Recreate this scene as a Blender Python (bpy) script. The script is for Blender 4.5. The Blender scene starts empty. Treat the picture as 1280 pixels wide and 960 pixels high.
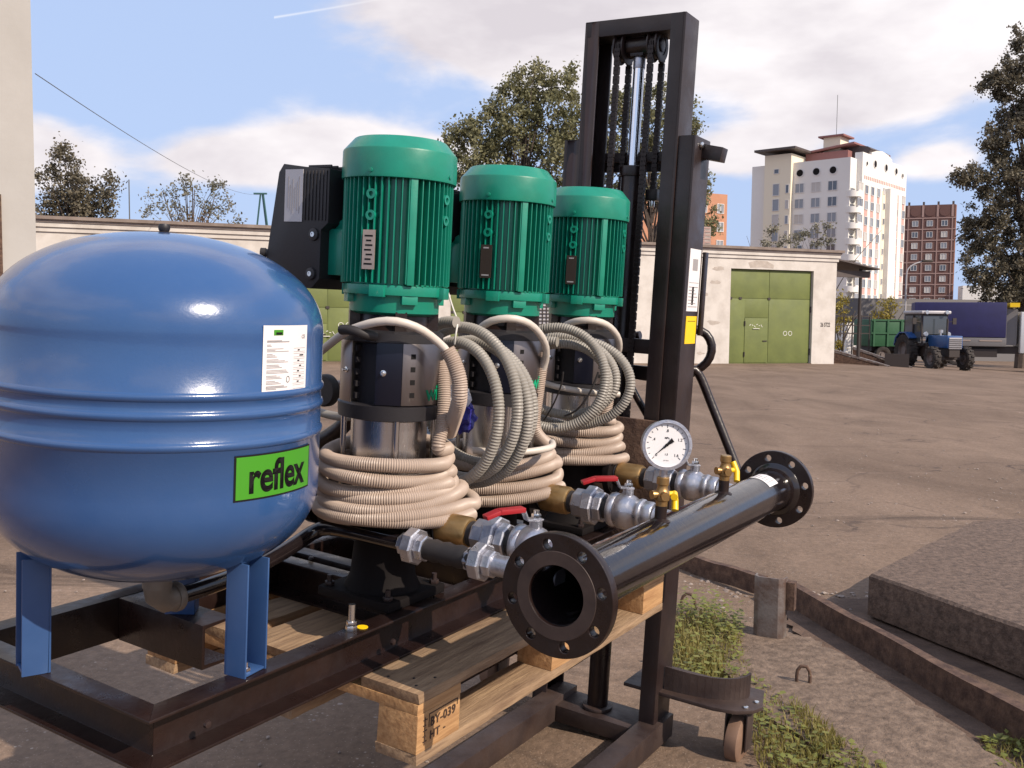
import bpy, bmesh, math, random
import numpy as np
from mathutils import Matrix, Vector
random.seed(7); rng = np.random.default_rng(7)
PI = math.pi; rad = math.radians
scn = bpy.context.scene; col = scn.collection
# ------------------------------------------------------------------ camera
F = 1199.8; CAMZ = 1.36
pt = rad(3.9)
_up = Vector((.010, -math.cos(pt), -math.sin(pt))).normalized()
_z = Vector((0, 0, 1)); _Y = (_z - _z.dot(_up) * _up).normalized(); _X = _Y.cross(_up)
Wm = Matrix((_X, _Y, _up))                       # photo-camera axes (x right, y down, z forward) -> world
cam = bpy.data.objects.new('camera', bpy.data.cameras.new('camera')); col.objects.link(cam)
cam.data.sensor_width = 36; cam.data.lens = 36 * F / 1280
cam.data.clip_start = .05; cam.data.clip_end = 6000
cam.matrix_world = Matrix.Translation((0, 0, CAMZ)) @ (Wm @ Matrix(((1, 0, 0), (0, -1, 0), (0, 0, -1)))).to_4x4()
scn.camera = cam
# ------------------------------------------------------------------ light and sky
SUN = Vector((.80, -.60, 0)).normalized(); ELEV = rad(37)
sunv = Vector((SUN.x * math.cos(ELEV), SUN.y * math.cos(ELEV), math.sin(ELEV)))
sl = bpy.data.lights.new('sun', 'SUN'); sl.energy = 5.0; sl.angle = rad(.5); sl.color = (1, .875, .735)
so = bpy.data.objects.new('sun', sl); col.objects.link(so)
so.rotation_euler = (-sunv).to_track_quat('-Z', 'Y').to_euler()
w = bpy.data.worlds.new('World'); scn.world = w; w.use_nodes = True
nt = w.node_tree; N = nt.nodes; L = nt.links; N.clear()
def nd(t, **kw):
    n = N.new(t)
    for k, v in kw.items(): setattr(n, k, v)
    return n
def mth(op, a, b=None, clamp=False):
    n = nd('ShaderNodeMath', operation=op, use_clamp=clamp)
    for i, v in enumerate((a, b)):
        if v is None: continue
        if isinstance(v, (int, float)): n.inputs[i].default_value = v
        else: L.new(v, n.inputs[i])
    return n.outputs[0]
sky = nd('ShaderNodeTexSky', sky_type='NISHITA', sun_disc=False, sun_elevation=ELEV, sun_rotation=math.atan2(SUN.x, SUN.y), air_density=1.0, dust_density=1.6, ozone_density=1.2)
tc = nd('ShaderNodeTexCoord'); sep = nd('ShaderNodeSeparateXYZ'); L.new(tc.outputs['Generated'], sep.inputs[0])
az = mth('ARCTAN2', sep.outputs[0], sep.outputs[1]); el = mth('ARCSINE', sep.outputs[2])
cmb = nd('ShaderNodeCombineXYZ'); L.new(az, cmb.inputs[0]); L.new(mth('MULTIPLY', el, 2.3), cmb.inputs[1])
def noise(scale, detail, vec, dist=0.0, off=None, rough=.55):
    n = nd('ShaderNodeTexNoise'); n.inputs['Scale'].default_value = scale; n.inputs['Detail'].default_value = detail
    n.inputs['Distortion'].default_value = dist; n.inputs['Roughness'].default_value = rough
    if off:
        m = nd('ShaderNodeMapping'); m.inputs['Location'].default_value = off; L.new(vec, m.inputs[0]); vec = m.outputs[0]
    L.new(vec, n.inputs['Vector']); return n.outputs['Fac']
def blob(a, e, sa, se, k):
    x = mth('DIVIDE', mth('SUBTRACT', az, a), sa); y = mth('DIVIDE', mth('SUBTRACT', el, e), se)
    r2 = mth('ADD', mth('MULTIPLY', x, x), mth('MULTIPLY', y, y))
    return mth('MULTIPLY', mth('EXPONENT', mth('MULTIPLY', r2, -1)), k)
BL = [(.06, .315, .20, .075, .85), (.32, .310, .26, .085, .95), (-.03, .30, .10, .05, .40), (.62, .31, .25, .10, .8), (-.20, .160, .11, .036, .80),
      (-.11, .155, .08, .032, .62), (-.30, .150, .07, .022, .5), (-.47, .145, .08, .034, .72), (.235, .165, .07, .024, .7), (.345, .212, .07, .024, .72), (.41, .150, .04, .016, .6),
      (1.3, .25, .5, .12, .5), (-1.2, .3, .5, .12, .5), (2.4, .35, .6, .15, .5), (-2.3, .28, .6, .13, .5), (.3, .8, .8, .16, .62), (-1.0, .75, .9, .18, .62), (-2.6, .75, .7, .16, .62), (1.9, .8, .8, .18, .6), (-2.2, .55, .5, .10, .5), (2.9, .5, .5, .10, .5), (-1.6, .50, .35, .08, .5)]
tot = None
for b in BL:
    o = blob(*b); tot = o if tot is None else mth('ADD', tot, o)
n1 = noise(5.5, 9, cmb.outputs[0], .35); n2 = noise(13, 6, cmb.outputs[0], .2, (4, 2, 0)); n3 = noise(3.2, 5, cmb.outputs[0], .3, (8.5, .06, 0))
den = mth('ADD', mth('ADD', tot, mth('MULTIPLY', mth('SUBTRACT', n1, .5), .75)), mth('MULTIPLY', mth('SUBTRACT', n2, .5), .34))
mr = nd('ShaderNodeMapRange', interpolation_type='SMOOTHSTEP'); L.new(den, mr.inputs[0]); mr.inputs[1].default_value = .17; mr.inputs[2].default_value = .50
cshade = nd('ShaderNodeValToRGB'); L.new(mth('ADD', mth('MULTIPLY', n3, .8), mth('MULTIPLY', n2, .2)), cshade.inputs[0])
cr = cshade.color_ramp; cr.elements[0].position = .36; cr.elements[0].color = (8.6, 8.0, 8.5, 1); cr.elements[1].position = .62; cr.elements[1].color = (12.9, 12.3, 12.4, 1)
hazec = nd('ShaderNodeMixRGB', blend_type='MIX'); hazec.inputs[2].default_value = (6.5, 8.3, 12.3, 1); L.new(sky.outputs[0], hazec.inputs[1]); hazec.inputs[0].default_value = .8
mix = nd('ShaderNodeMixRGB'); L.new(mr.outputs[0], mix.inputs[0]); L.new(hazec.outputs[0], mix.inputs[1]); L.new(cshade.outputs[0], mix.inputs[2])
tl = mth('DIVIDE', mth('SUBTRACT', el, mth('ADD', mth('MULTIPLY', mth('ADD', az, .2412), .22), .2865)), .0010)
tf = mth('MULTIPLY', mth('EXPONENT', mth('MULTIPLY', mth('MULTIPLY', tl, tl), -1)), mth('MULTIPLY', mth('GREATER_THAN', az, -.2412), mth('SUBTRACT', 1, mth('DIVIDE', mth('ADD', az, .2412), .16), True)))
mix2 = nd('ShaderNodeMixRGB'); L.new(mth('MULTIPLY', tf, .55), mix2.inputs[0]); L.new(mix.outputs[0], mix2.inputs[1]); mix2.inputs[2].default_value = (12, 12, 12.3, 1); mix = mix2
bg = nd('ShaderNodeBackground'); bg.inputs[1].default_value = .08; L.new(mix.outputs[0], bg.inputs[0])
wo = nd('ShaderNodeOutputWorld'); L.new(bg.outputs[0], wo.inputs[0])
vs = scn.view_settings; vs.view_transform = 'Standard'; vs.look = 'None'; vs.gamma = 1; vs.exposure = .12; vs.use_curve_mapping = False
scn.cycles.max_bounces = 6

# ------------------------------------------------------------------ placing
def ray(px, py): return Vector(((px - 640) / F, (py - 480) / F, 1))
def PW(px, py, d): return Wm @ (ray(px, py) * d) + Vector((0, 0, CAMZ))           # world point at a depth
def gz(x, y):
    z = -.011 - .0093 * (x - .47) - .0071 * (y - 2.93)
    if x > 14: z -= .05 * (x - 14) if x < 30 else .8
    if y > 60: z += .0071 * (y - 60)
    return max(z, -2.2)
def GW(px, py, dz=0.0):
    d = Wm @ ray(px, py); t = 3.0
    for _ in range(40):
        p = Vector((0, 0, CAMZ)) + d * t; t = (gz(p.x, p.y) + dz - CAMZ) / d.z
    return Vector((0, 0, CAMZ)) + d * t
Rs = Matrix(((.52760533, -.84770252, .05457883), (-.05269379, -.0967851, -.99390913), (.84782169, .52151579, -.0957382)))
Ts = Vector((-.2902, .4674, 2.1422))
MS = Matrix.Translation(Wm @ Ts + Vector((0, 0, CAMZ))) @ (Wm @ Rs).to_4x4()       # the skid's own axes in the world
def SD(px, py, d):                                                                   # skid coordinates at a depth
    return Rs.transposed() @ (ray(px, py) * d - Ts)

# ------------------------------------------------------------------ materials
MATS = {}
def mat(name, c, rough=.5, metal=0.0, c2=None, ns=8.0, nmix=(.35, .65), bump=0.0, bs=40.0, spec=.5, coat=0.0, stretch=None, detail=6, rvar=0.0, trans=0.0, emit=None):
    m = bpy.data.materials.new(name); m.use_nodes = True; MATS[name] = m
    t = m.node_tree; p = t.nodes['Principled BSDF']; K = t.links
    p.inputs['Base Color'].default_value = (*c, 1); p.inputs['Roughness'].default_value = rough; p.inputs['Metallic'].default_value = metal
    p.inputs['Specular IOR Level'].default_value = spec; p.inputs['Coat Weight'].default_value = coat; p.inputs['Coat Roughness'].default_value = .06
    co = t.nodes.new('ShaderNodeTexCoord'); v = co.outputs['Object']
    if stretch:
        mp = t.nodes.new('ShaderNodeMapping'); mp.inputs['Scale'].default_value = stretch; K.new(v, mp.inputs[0]); v = mp.outputs[0]
    def ns_(s, d=detail):
        n = t.nodes.new('ShaderNodeTexNoise'); n.inputs['Scale'].default_value = s; n.inputs['Detail'].default_value = d; n.inputs['Roughness'].default_value = .62; K.new(v, n.inputs['Vector']); return n
    if c2 is not None:
        n = ns_(ns); r = t.nodes.new('ShaderNodeValToRGB'); K.new(n.outputs['Fac'], r.inputs[0])
        r.color_ramp.elements[0].position, r.color_ramp.elements[1].position = nmix
        r.color_ramp.elements[0].color = (*c, 1); r.color_ramp.elements[1].color = (*c2, 1); K.new(r.outputs[0], p.inputs['Base Color'])
    if rvar:
        n = ns_(ns * 2.3); a = t.nodes.new('ShaderNodeMapRange'); K.new(n.outputs['Fac'], a.inputs[0]); a.inputs[1].default_value = .3; a.inputs[2].default_value = .7
        a.inputs[3].default_value = max(0, rough - rvar); a.inputs[4].default_value = min(1, rough + rvar); K.new(a.outputs[0], p.inputs['Roughness'])
    if bump:
        n = ns_(bs, 5); b = t.nodes.new('ShaderNodeBump'); b.inputs['Strength'].default_value = bump; b.inputs['Distance'].default_value = .01
        K.new(n.outputs['Fac'], b.inputs['Height']); K.new(b.outputs[0], p.inputs['Normal'])
    if trans:
        p.inputs['Subsurface Weight'].default_value = 0
        tr = t.nodes.new('ShaderNodeBsdfTranslucent'); tr.inputs[0].default_value = (*[min(1, x * 1.3) for x in (c2 or c)], 1); ms = t.nodes.new('ShaderNodeMixShader'); ms.inputs[0].default_value = trans
        K.new(p.outputs[0], ms.inputs[1]); K.new(tr.outputs[0], ms.inputs[2]); K.new(ms.outputs[0], t.nodes['Material Output'].inputs[0])
    return m
mat('tank_blue', (.022, .071, .200), .22, c2=(.032, .083, .212), ns=5, coat=.6, bump=.035, bs=220, rvar=.07)
mat('leg_blue', (.027, .070, .185), .4, c2=(.036, .085, .21), ns=9, rvar=.1)
mat('black_gloss', (.010, .007, .0075), .16, c2=(.022, .014, .013), ns=6, nmix=(.5, .85), coat=.4, bump=.05, bs=60, rvar=.12)
mat('black_paint', (.013, .0062, .0052), .34, c2=(.026, .013, .0105), ns=7, nmix=(.5, .8), bump=.10, bs=70, rvar=.14)
mat('black_dusty', (.024, .014, .0125), .55, c2=(.068, .043, .034), ns=5, nmix=(.4, .8), bump=.15, bs=60, rvar=.15)
mat('mast_paint', (.017, .010, .0095), .42, c2=(.032, .019, .017), ns=4, nmix=(.35, .75), bump=.06, bs=50, rvar=.14)
mat('black_plastic', (.016, .014, .016), .5, bump=.08, bs=300)
mat('black_rubber', (.018, .015, .015), .6, c2=(.03, .025, .023), ns=20)
mat('black_matte', (.006, .004, .004), .75, spec=.2)
mat('wheel_tan', (.24, .145, .095), .7, c2=(.17, .10, .066), ns=12)
mat('raised_face', (.050, .034, .029), .5, c2=(.085, .058, .048), ns=14, metal=.3)
mat('soil', (.072, .043, .029), .95, c2=(.15, .095, .067), ns=9, nmix=(.35, .75), bump=.9, bs=45, detail=10)
mat('glass_mid', (.24, .25, .27), .2, spec=.8)
mat('curtain', (.50, .47, .44), .7)
mat('chain', (.028, .020, .019), .45, metal=.4)
mat('motor_green', (.0025, .175, .112), .38, c2=(.0050, .225, .145), ns=9, bump=.03, bs=150, coat=.2, rvar=.08)
mat('stainless', (.60, .57, .55), .27, metal=1, c2=(.50, .47, .45), ns=14, stretch=(1, 1, .08), rvar=.08)
mat('steel_panel', (.27, .24, .235), .33, metal=1, c2=(.22, .195, .19), ns=10, stretch=(1, 1, .15), rvar=.06)
mat('panel_blue', (.005, .006, .015), .3, metal=.2)
mat('zinc', (.52, .52, .56), .36, metal=.85, c2=(.40, .40, .44), ns=30, bump=.12, bs=120, rvar=.12)
mat('chrome', (.9, .88, .88), .16, metal=1)
mat('bolt_zinc', (.75, .74, .72), .25, metal=1)
mat('brass', (.40, .25, .105), .38, metal=.8, c2=(.33, .20, .08), ns=22, bump=.08, bs=90, rvar=.1)
mat('cast_brown', (.20, .165, .13), .5, metal=.3, c2=(.26, .22, .18), ns=14, bump=.1, bs=90)
mat('red_handle', (.34, .012, .018), .4, c2=(.28, .016, .02), ns=20)
mat('yellow_handle', (.80, .52, .01), .4)
mat('yellow_label', (.84, .55, .0), .5, c2=(.8, .5, .01), ns=20)
mat('conduit_beige', (.40, .312, .25), .5, c2=(.33, .252, .198), ns=9, rvar=.08)
mat('conduit_grey', (.29, .265, .23), .5, c2=(.235, .215, .185), ns=9, rvar=.08)
mat('cable_white', (.58, .51, .44), .45, c2=(.54, .48, .42), ns=12)
mat('string', (.6, .57, .52), .8)
mat('bag_white', (.75, .73, .74), .35, c2=(.55, .53, .58), ns=18)
mat('bag_blue', (.02, .018, .18), .35, c2=(.03, .03, .26), ns=14)
mat('wood', (.48, .275, .122), .75, c2=(.29, .145, .058), ns=3, nmix=(.38, .72), stretch=(2.2, 26, 26), bump=.25, bs=4, detail=8)
mat('wood_weathered', (.34, .225, .13), .82, c2=(.15, .088, .05), ns=3.2, nmix=(.35, .72), stretch=(2.2, 22, 22), bump=.4, bs=5, detail=9)
mat('wood_block', (.36, .20, .088), .82, c2=(.19, .092, .038), ns=6, nmix=(.35, .7), stretch=(4, 9, 9), bump=.35, bs=20, detail=9)
mat('ink', (.05, .025, .015), .8)
mat('sticker_white', (.74, .70, .69), .5)
mat('print_grey', (.30, .28, .28), .6)
mat('print_black', (.012, .011, .011), .8, spec=.15)
mat('logo_green', (.05, .255, .012), .45)
mat('wilo_green', (.0, .36, .17), .45)
mat('plate_steel', (.55, .43, .34), .38, metal=.6, c2=(.45, .34, .27), ns=25)
mat('plate_dark', (.060, .045, .038), .4, metal=.3)
mat('plate_grey', (.45, .43, .44), .4, metal=.2)
mat('dial', (.72, .70, .70), .45)
mat('rust', (.055, .028, .019), .85, c2=(.155, .090, .058), ns=16, nmix=(.4, .7), bump=.5, bs=50, detail=9)
mat('galv', (.21, .18, .165), .45, c2=(.10, .052, .034), ns=9, nmix=(.42, .66), metal=.35, bump=.25, bs=40)
mat('concrete', (.235, .165, .118), .92, c2=(.080, .053, .037), ns=24, nmix=(.3, .72), bump=1.0, bs=50, detail=10)
mat('concrete_dark', (.180, .122, .090), .92, c2=(.065, .042, .031), ns=32, nmix=(.32, .68), bump=1.0, bs=55, detail=10)
mat('plaster', (.58, .535, .49), .88, c2=(.40, .355, .315), ns=1.3, nmix=(.42, .78), bump=.35, bs=10, detail=10)
mat('plaster_beige', (.41, .39, .365), .9, c2=(.35, .33, .305), ns=.7, nmix=(.35, .7), bump=.25, bs=9, detail=9)
mat('plaster_patch', (.36, .31, .27), .9, c2=(.46, .40, .35), ns=5)
mat('coping', (.17, .13, .11), .9, c2=(.25, .2, .17), ns=2)
mat('brick_grey', (.36, .31, .28), .9, c2=(.26, .21, .19), ns=3)
mat('door_green', (.145, .170, .045), .6, c2=(.115, .138, .038), ns=1.5, bump=.15, bs=6, rvar=.1)
mat('dark_iron', (.035, .025, .022), .6)
mat('chalk', (.7, .68, .62), .9)
mat('roof_metal', (.06, .045, .042), .6, c2=(.09, .07, .065), ns=2)
mat('roof_red', (.25, .11, .10), .7)
mat('bld_white', (.76, .735, .69), .85, c2=(.70, .67, .63), ns=.12)
mat('bld_yellow', (.76, .68, .53), .85)
mat('bld_pink', (.52, .32, .28), .85)
mat('bld_brown', (.125, .062, .052), .85, c2=(.155, .08, .066), ns=.1)
mat('bld_joint', (.36, .24, .21), .85)
mat('bld_orange', (.50, .24, .14), .85, c2=(.42, .2, .12), ns=.3)
mat('win_frame', (.62, .60, .58), .6)
mat('glass_dark', (.10, .11, .13), .12, spec=.8)
mat('glass_cab', (.06, .07, .08), .06, spec=.8)
mat('truck_blue', (.010, .009, .065), .6, c2=(.014, .013, .085), ns=1.5, bump=.1, bs=3)
mat('truck_grey', (.16, .15, .15), .5)
mat('truck_white', (.70, .70, .70), .35, coat=.3)
mat('tractor_blue', (.014, .07, .23), .38, coat=.3)
mat('trailer_green', (.014, .080, .030), .55, c2=(.024, .10, .04), ns=2)
mat('tyre', (.020, .016, .015), .85, c2=(.05, .04, .034), ns=6, bump=.3, bs=20)
mat('rim_grey', (.15, .12, .11), .6)
mat('pole_steel', (.10, .10, .10), .6)
mat('pylon_green', (.035, .10, .10), .6)
mat('leaf_olive', (.125, .125, .055), .65, c2=(.22, .205, .105), ns=.6, trans=.25)
mat('leaf_dark', (.085, .072, .045), .65, c2=(.16, .135, .088), ns=.5, trans=.2)
mat('leaf_grey', (.14, .135, .095), .65, c2=(.23, .21, .155), ns=.6, trans=.25)
mat('leaf_brown', (.12, .07, .03), .6, c2=(.2, .12, .06), ns=.8, trans=.2)
mat('leaf_yellow', (.36, .27, .035), .6, c2=(.22, .18, .03), ns=.9, trans=.25)
mat('bark', (.060, .042, .032), .9, c2=(.10, .075, .06), ns=6, bump=.4, bs=20)
mat('grass', (.14, .135, .026), .6, c2=(.28, .225, .07), ns=3, trans=.3)
mat('weed', (.15, .175, .030), .55, c2=(.24, .235, .06), ns=8, trans=.3)
mat('stone', (.20, .155, .13), .9, c2=(.33, .27, .23), ns=3, bump=.3, bs=30)

# ground material: brown worn asphalt with dust, damp patches, cracks and pale grit
def ground_mat():
    m = bpy.data.materials.new('yard'); m.use_nodes = True; MATS['yard'] = m
    t = m.node_tree; K = t.links; p = t.nodes['Principled BSDF']; p.inputs['Roughness'].default_value = .85; p.inputs['Specular IOR Level'].default_value = .3
    co = t.nodes.new('ShaderNodeTexCoord').outputs['Object']
    def nz(s, d, stretch=None, dist=0):
        v = co
        if stretch:
            mp = t.nodes.new('ShaderNodeMapping'); mp.inputs['Scale'].default_value = stretch; mp.inputs['Rotation'].default_value = (0, 0, .25); K.new(co, mp.inputs[0]); v = mp.outputs[0]
        n = t.nodes.new('ShaderNodeTexNoise'); n.inputs['Scale'].default_value = s; n.inputs['Detail'].default_value = d; n.inputs['Roughness'].default_value = .65; n.inputs['Distortion'].default_value = dist; K.new(v, n.inputs['Vector']); return n.outputs['Fac']
    def ramp(f, a, b, ca, cb):
        r = t.nodes.new('ShaderNodeValToRGB'); K.new(f, r.inputs[0]); e = r.color_ramp.elements; e[0].position = a; e[1].position = b; e[0].color = (*ca, 1); e[1].color = (*cb, 1); return r.outputs[0]
    def mx(f, a, b, mode='MIX'):
        n = t.nodes.new('ShaderNodeMixRGB'); n.blend_type = mode
        for i, v in enumerate((f, a, b)):
            if isinstance(v, float): n.inputs[i].default_value = v
            elif isinstance(v, tuple): n.inputs[i].default_value = (*v, 1)
            else: K.new(v, n.inputs[i])
        return n.outputs[0]
    base = ramp(nz(.8, 10, (1, .4, 1), .8), .34, .66, (.132, .089, .062), (.222, .156, .113))
    fine = ramp(nz(30, 8), .3, .7, (.72, .71, .70), (1.2, 1.18, 1.16))
    c = mx(1.0, base, fine, 'MULTIPLY')
    streak = ramp(nz(.8, 9, (.35, 1.9, 1), 1.2), .62, .72, (0, 0, 0), (1, 1, 1))
    c = mx(mx(1.0, streak, (.55, .55, .55), 'MULTIPLY'), c, (.35, .25, .195))
    damp = ramp(nz(1.3, 9, (.3, 1.5, 1), .8), .30, .40, (1, 1, 1), (0, 0, 0))
    c = mx(mx(1.0, damp, (.8, .8, .8), 'MULTIPLY'), c, (.070, .046, .033))
    vo = t.nodes.new('ShaderNodeTexVoronoi'); vo.feature = 'DISTANCE_TO_EDGE'; vo.inputs['Scale'].default_value = .55
    wv = t.nodes.new('ShaderNodeVectorMath'); wv.operation = 'ADD'; nn = t.nodes.new('ShaderNodeTexNoise'); nn.inputs['Scale'].default_value = 1.6; nn.inputs['Detail'].default_value = 5; K.new(co, nn.inputs['Vector']); K.new(co, wv.inputs[0]); K.new(nn.outputs['Color'], wv.inputs[1]); K.new(wv.outputs[0], vo.inputs['Vector'])
    crack = ramp(vo.outputs['Distance'], .004, .016, (1, 1, 1), (0, 0, 0)); crack = mx(1.0, crack, ramp(nz(.5, 4), .48, .6, (0, 0, 0), (.8, .8, .8)), 'MULTIPLY')
    c = mx(crack, c, (.06, .04, .032))
    v2 = t.nodes.new('ShaderNodeTexVoronoi'); v2.inputs['Scale'].default_value = 38; K.new(co, v2.inputs['Vector'])
    grit = mx(1.0, ramp(v2.outputs['Distance'], .10, .22, (1, 1, 1), (0, 0, 0)), ramp(nz(3.5, 5), .52, .66, (0, 0, 0), (.8, .8, .8)), 'MULTIPLY')
    c = mx(grit, c, (.42, .36, .31))
    v3 = t.nodes.new('ShaderNodeTexVoronoi'); v3.inputs['Scale'].default_value = 105; K.new(co, v3.inputs['Vector'])
    g3 = mx(1.0, ramp(v3.outputs['Distance'], .12, .30, (1, 1, 1), (0, 0, 0)), ramp(v3.outputs['Color'], .55, .75, (0, 0, 0), (.75, .75, .75)), 'MULTIPLY')
    c = mx(g3, c, (.36, .28, .22)); K.new(c, p.inputs['Base Color'])
    b = t.nodes.new('ShaderNodeBump'); b.inputs['Strength'].default_value = .45; b.inputs['Distance'].default_value = .02
    add = t.nodes.new('ShaderNodeMath'); add.operation = 'ADD'; K.new(nz(45, 6), add.inputs[0]); K.new(nz(3, 6), add.inputs[1]); K.new(add.outputs[0], b.inputs['Height']); K.new(b.outputs[0], p.inputs['Normal'])
ground_mat()

# ------------------------------------------------------------------ mesh helpers
class MB:
    def __init__(s): s.v = []; s.f = []; s.mi = []; s.cur = 0
    def add(s, vs, fs, M=None):
        o = len(s.v)
        s.v += [tuple(M @ Vector(q)) for q in vs] if M is not None else [tuple(q) for q in vs]
        s.f += [tuple(i + o for i in f) for f in fs]; s.mi += [s.cur] * len(fs); return s
    def box(s, x0, x1, y0, y1, z0, z1, M=None):
        return s.add([(x0, y0, z0), (x1, y0, z0), (x1, y1, z0), (x0, y1, z0), (x0, y0, z1), (x1, y0, z1), (x1, y1, z1), (x0, y1, z1)],
                     [(3, 2, 1, 0), (4, 5, 6, 7), (0, 1, 5, 4), (1, 2, 6, 5), (2, 3, 7, 6), (3, 0, 4, 7)], M)
    def bar(s, a, b, wd, h, up=(0, 0, 1)):
        a = Vector(a); b = Vector(b); d = (b - a).normalized(); sd = d.cross(Vector(up)).normalized(); u = sd.cross(d)
        q = [a + sd * i * wd / 2 + u * j * h / 2 for i, j in ((-1, -1), (1, -1), (1, 1), (-1, 1))]; q += [p + (b - a) for p in q]
        return s.add(q, [(0, 1, 2, 3), (7, 6, 5, 4), (0, 4, 5, 1), (1, 5, 6, 2), (2, 6, 7, 3), (3, 7, 4, 0)])
    def lathe(s, prof, n=32, M=None, a0=0, a1=2 * PI, cap=True):
        full = abs(a1 - a0 - 2 * PI) < 1e-6; m = n if full else n + 1; vs = []; fs = []
        for r, z in prof:
            for k in range(m):
                a = a0 + (a1 - a0) * k / n; vs.append((r * math.cos(a), r * math.sin(a), z))
        for i in range(len(prof) - 1):
            for k in range(n):
                k2 = (k + 1) % m; fs.append((i * m + k, i * m + k2, (i + 1) * m + k2, (i + 1) * m + k))
        if cap and full:
            if prof[0][0] > 1e-6: fs.append(tuple(range(m - 1, -1, -1)))
            if prof[-1][0] > 1e-6: fs.append(tuple((len(prof) - 1) * m + k for k in range(m)))
        return s.add(vs, fs, M)
    def cyl(s, a, b, r, n=20, r2=None):
        a = Vector(a); b = Vector(b); d = b - a; M = Matrix.Translation(a) @ d.to_track_quat('Z', 'Y').to_matrix().to_4x4()
        return s.lathe([(r, 0), (r if r2 is None else r2, d.length)], n, M)
    def prof(s, a, dirv, prof, n=24, cap=True):
        M = Matrix.Translation(Vector(a)) @ Vector(dirv).to_track_quat('Z', 'Y').to_matrix().to_4x4(); return s.lathe(prof, n, M, cap=cap)
    def prism(s, poly, z0, z1, M=None):
        n = len(poly); vs = [(x, y, z0) for x, y in poly] + [(x, y, z1) for x, y in poly]
        return s.add(vs, [tuple(range(n - 1, -1, -1)), tuple(range(n, 2 * n))] + [(i, (i + 1) % n, n + (i + 1) % n, n + i) for i in range(n)], M)
    def tube(s, pts, r, n=12, corr=None, smooth=True, taper=None, caps=True):
        P = np.array([tuple(p) for p in pts], float)
        if smooth: P = spline(P, corr[0] / 2 if corr else .02 if r < .05 else .05)
        T = np.gradient(P, axis=0); T /= np.linalg.norm(T, axis=1)[:, None] + 1e-12
        nv = np.cross(T[0], (0, 0, 1) if abs(T[0][2]) < .9 else (1, 0, 0)); nv /= np.linalg.norm(nv); a = np.linspace(0, 2 * PI, n, endpoint=False); V = []
        m = len(P)
        for i in range(m):
            nv = nv - T[i] * (nv @ T[i]); nv /= np.linalg.norm(nv); b = np.cross(T[i], nv)
            rr = r if not corr else r - (corr[1] if i % 2 else 0)
            if taper is not None: rr *= taper[0] + (taper[1] - taper[0]) * i / (m - 1)
            V.append(P[i] + rr * (np.cos(a)[:, None] * nv + np.sin(a)[:, None] * b))
        V = np.concatenate(V); fs = []
        for i in range(m - 1):
            o = i * n
            for k in range(n):
                k2 = (k + 1) % n; fs.append((o + k, o + k2, o + n + k2, o + n + k))
        if caps: fs.append(tuple(range(n - 1, -1, -1))); fs.append(tuple((m - 1) * n + k for k in range(n)))
        return s.add(V.tolist(), fs)
    def build(s, name, mt, parent=None, smooth=40, bevel=0.0, M=None):
        me = bpy.data.meshes.new(name); me.from_pydata(s.v, [], s.f)
        for q in ([mt] if isinstance(mt, str) else mt): me.materials.append(MATS[q])
        if not isinstance(mt, str): me.polygons.foreach_set('material_index', s.mi)
        if bevel:
            bm = bmesh.new(); bm.from_mesh(me); bmesh.ops.remove_doubles(bm, verts=bm.verts, dist=1e-5)
            bmesh.ops.bevel(bm, geom=[e for e in bm.edges if len(e.link_faces) == 2 and e.calc_face_angle(0) > .6], offset=bevel, segments=2, profile=.6, affect='EDGES', clamp_overlap=True); bm.to_mesh(me); bm.free()
        me.update()
        if smooth: me.polygons.foreach_set('use_smooth', [True] * len(me.polygons)); me.set_sharp_from_angle(angle=rad(smooth))
        o = bpy.data.objects.new(name, me); col.objects.link(o)
        if parent is not None: o.parent = parent
        if M is not None: o.matrix_local = M
        return o
def spline(P, step):
    P = np.asarray(P, float); Q = np.vstack([2 * P[0] - P[1], P, 2 * P[-1] - P[-2]]); out = []
    for i in range(1, len(Q) - 2):
        p0, p1, p2, p3 = Q[i - 1:i + 3]; k = max(2, int(np.linalg.norm(p2 - p1) / step * 1.2)); t = np.linspace(0, 1, k, endpoint=False)[:, None]
        out.append(.5 * (2 * p1 + (p2 - p0) * t + (2 * p0 - 5 * p1 + 4 * p2 - p3) * t ** 2 + (3 * p1 - p0 - 3 * p2 + p3) * t ** 3))
    P = np.vstack(out + [Q[-2:-1]]); d = np.r_[0, np.cumsum(np.linalg.norm(np.diff(P, axis=0), axis=1))]
    s = np.linspace(0, d[-1], max(2, int(d[-1] / step)) + 1); return np.stack([np.interp(s, d, P[:, k]) for k in range(3)], 1)
def tag(o, label=None, cat=None, group=None, kind=None):
    for k, v in (('label', label), ('category', cat), ('group', group), ('kind', kind)):
        if v: o[k] = v
    return o
def thing(name, label, cat, M=None, group=None):
    o = bpy.data.objects.new(name, None); col.objects.link(o); o.empty_display_size = .05
    if M is not None: o.matrix_world = M
    return tag(o, label, cat, group)
def at(x, y, z, rz=0.0): return MS @ Matrix.Translation((x, y, z)) @ Matrix.Rotation(rz, 4, 'Z')
def wat(p, rz=0.0): return Matrix.Translation(Vector(p)) @ Matrix.Rotation(rz, 4, 'Z')
def copy_tree(o, parent=None, M=None, label=None):
    c = o.copy(); col.objects.link(c)
    if parent is not None: c.parent = parent
    if M is not None: c.matrix_world = M
    if label: c['label'] = label
    for ch in list(o.children): copy_tree(ch, c)
    return c
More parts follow.
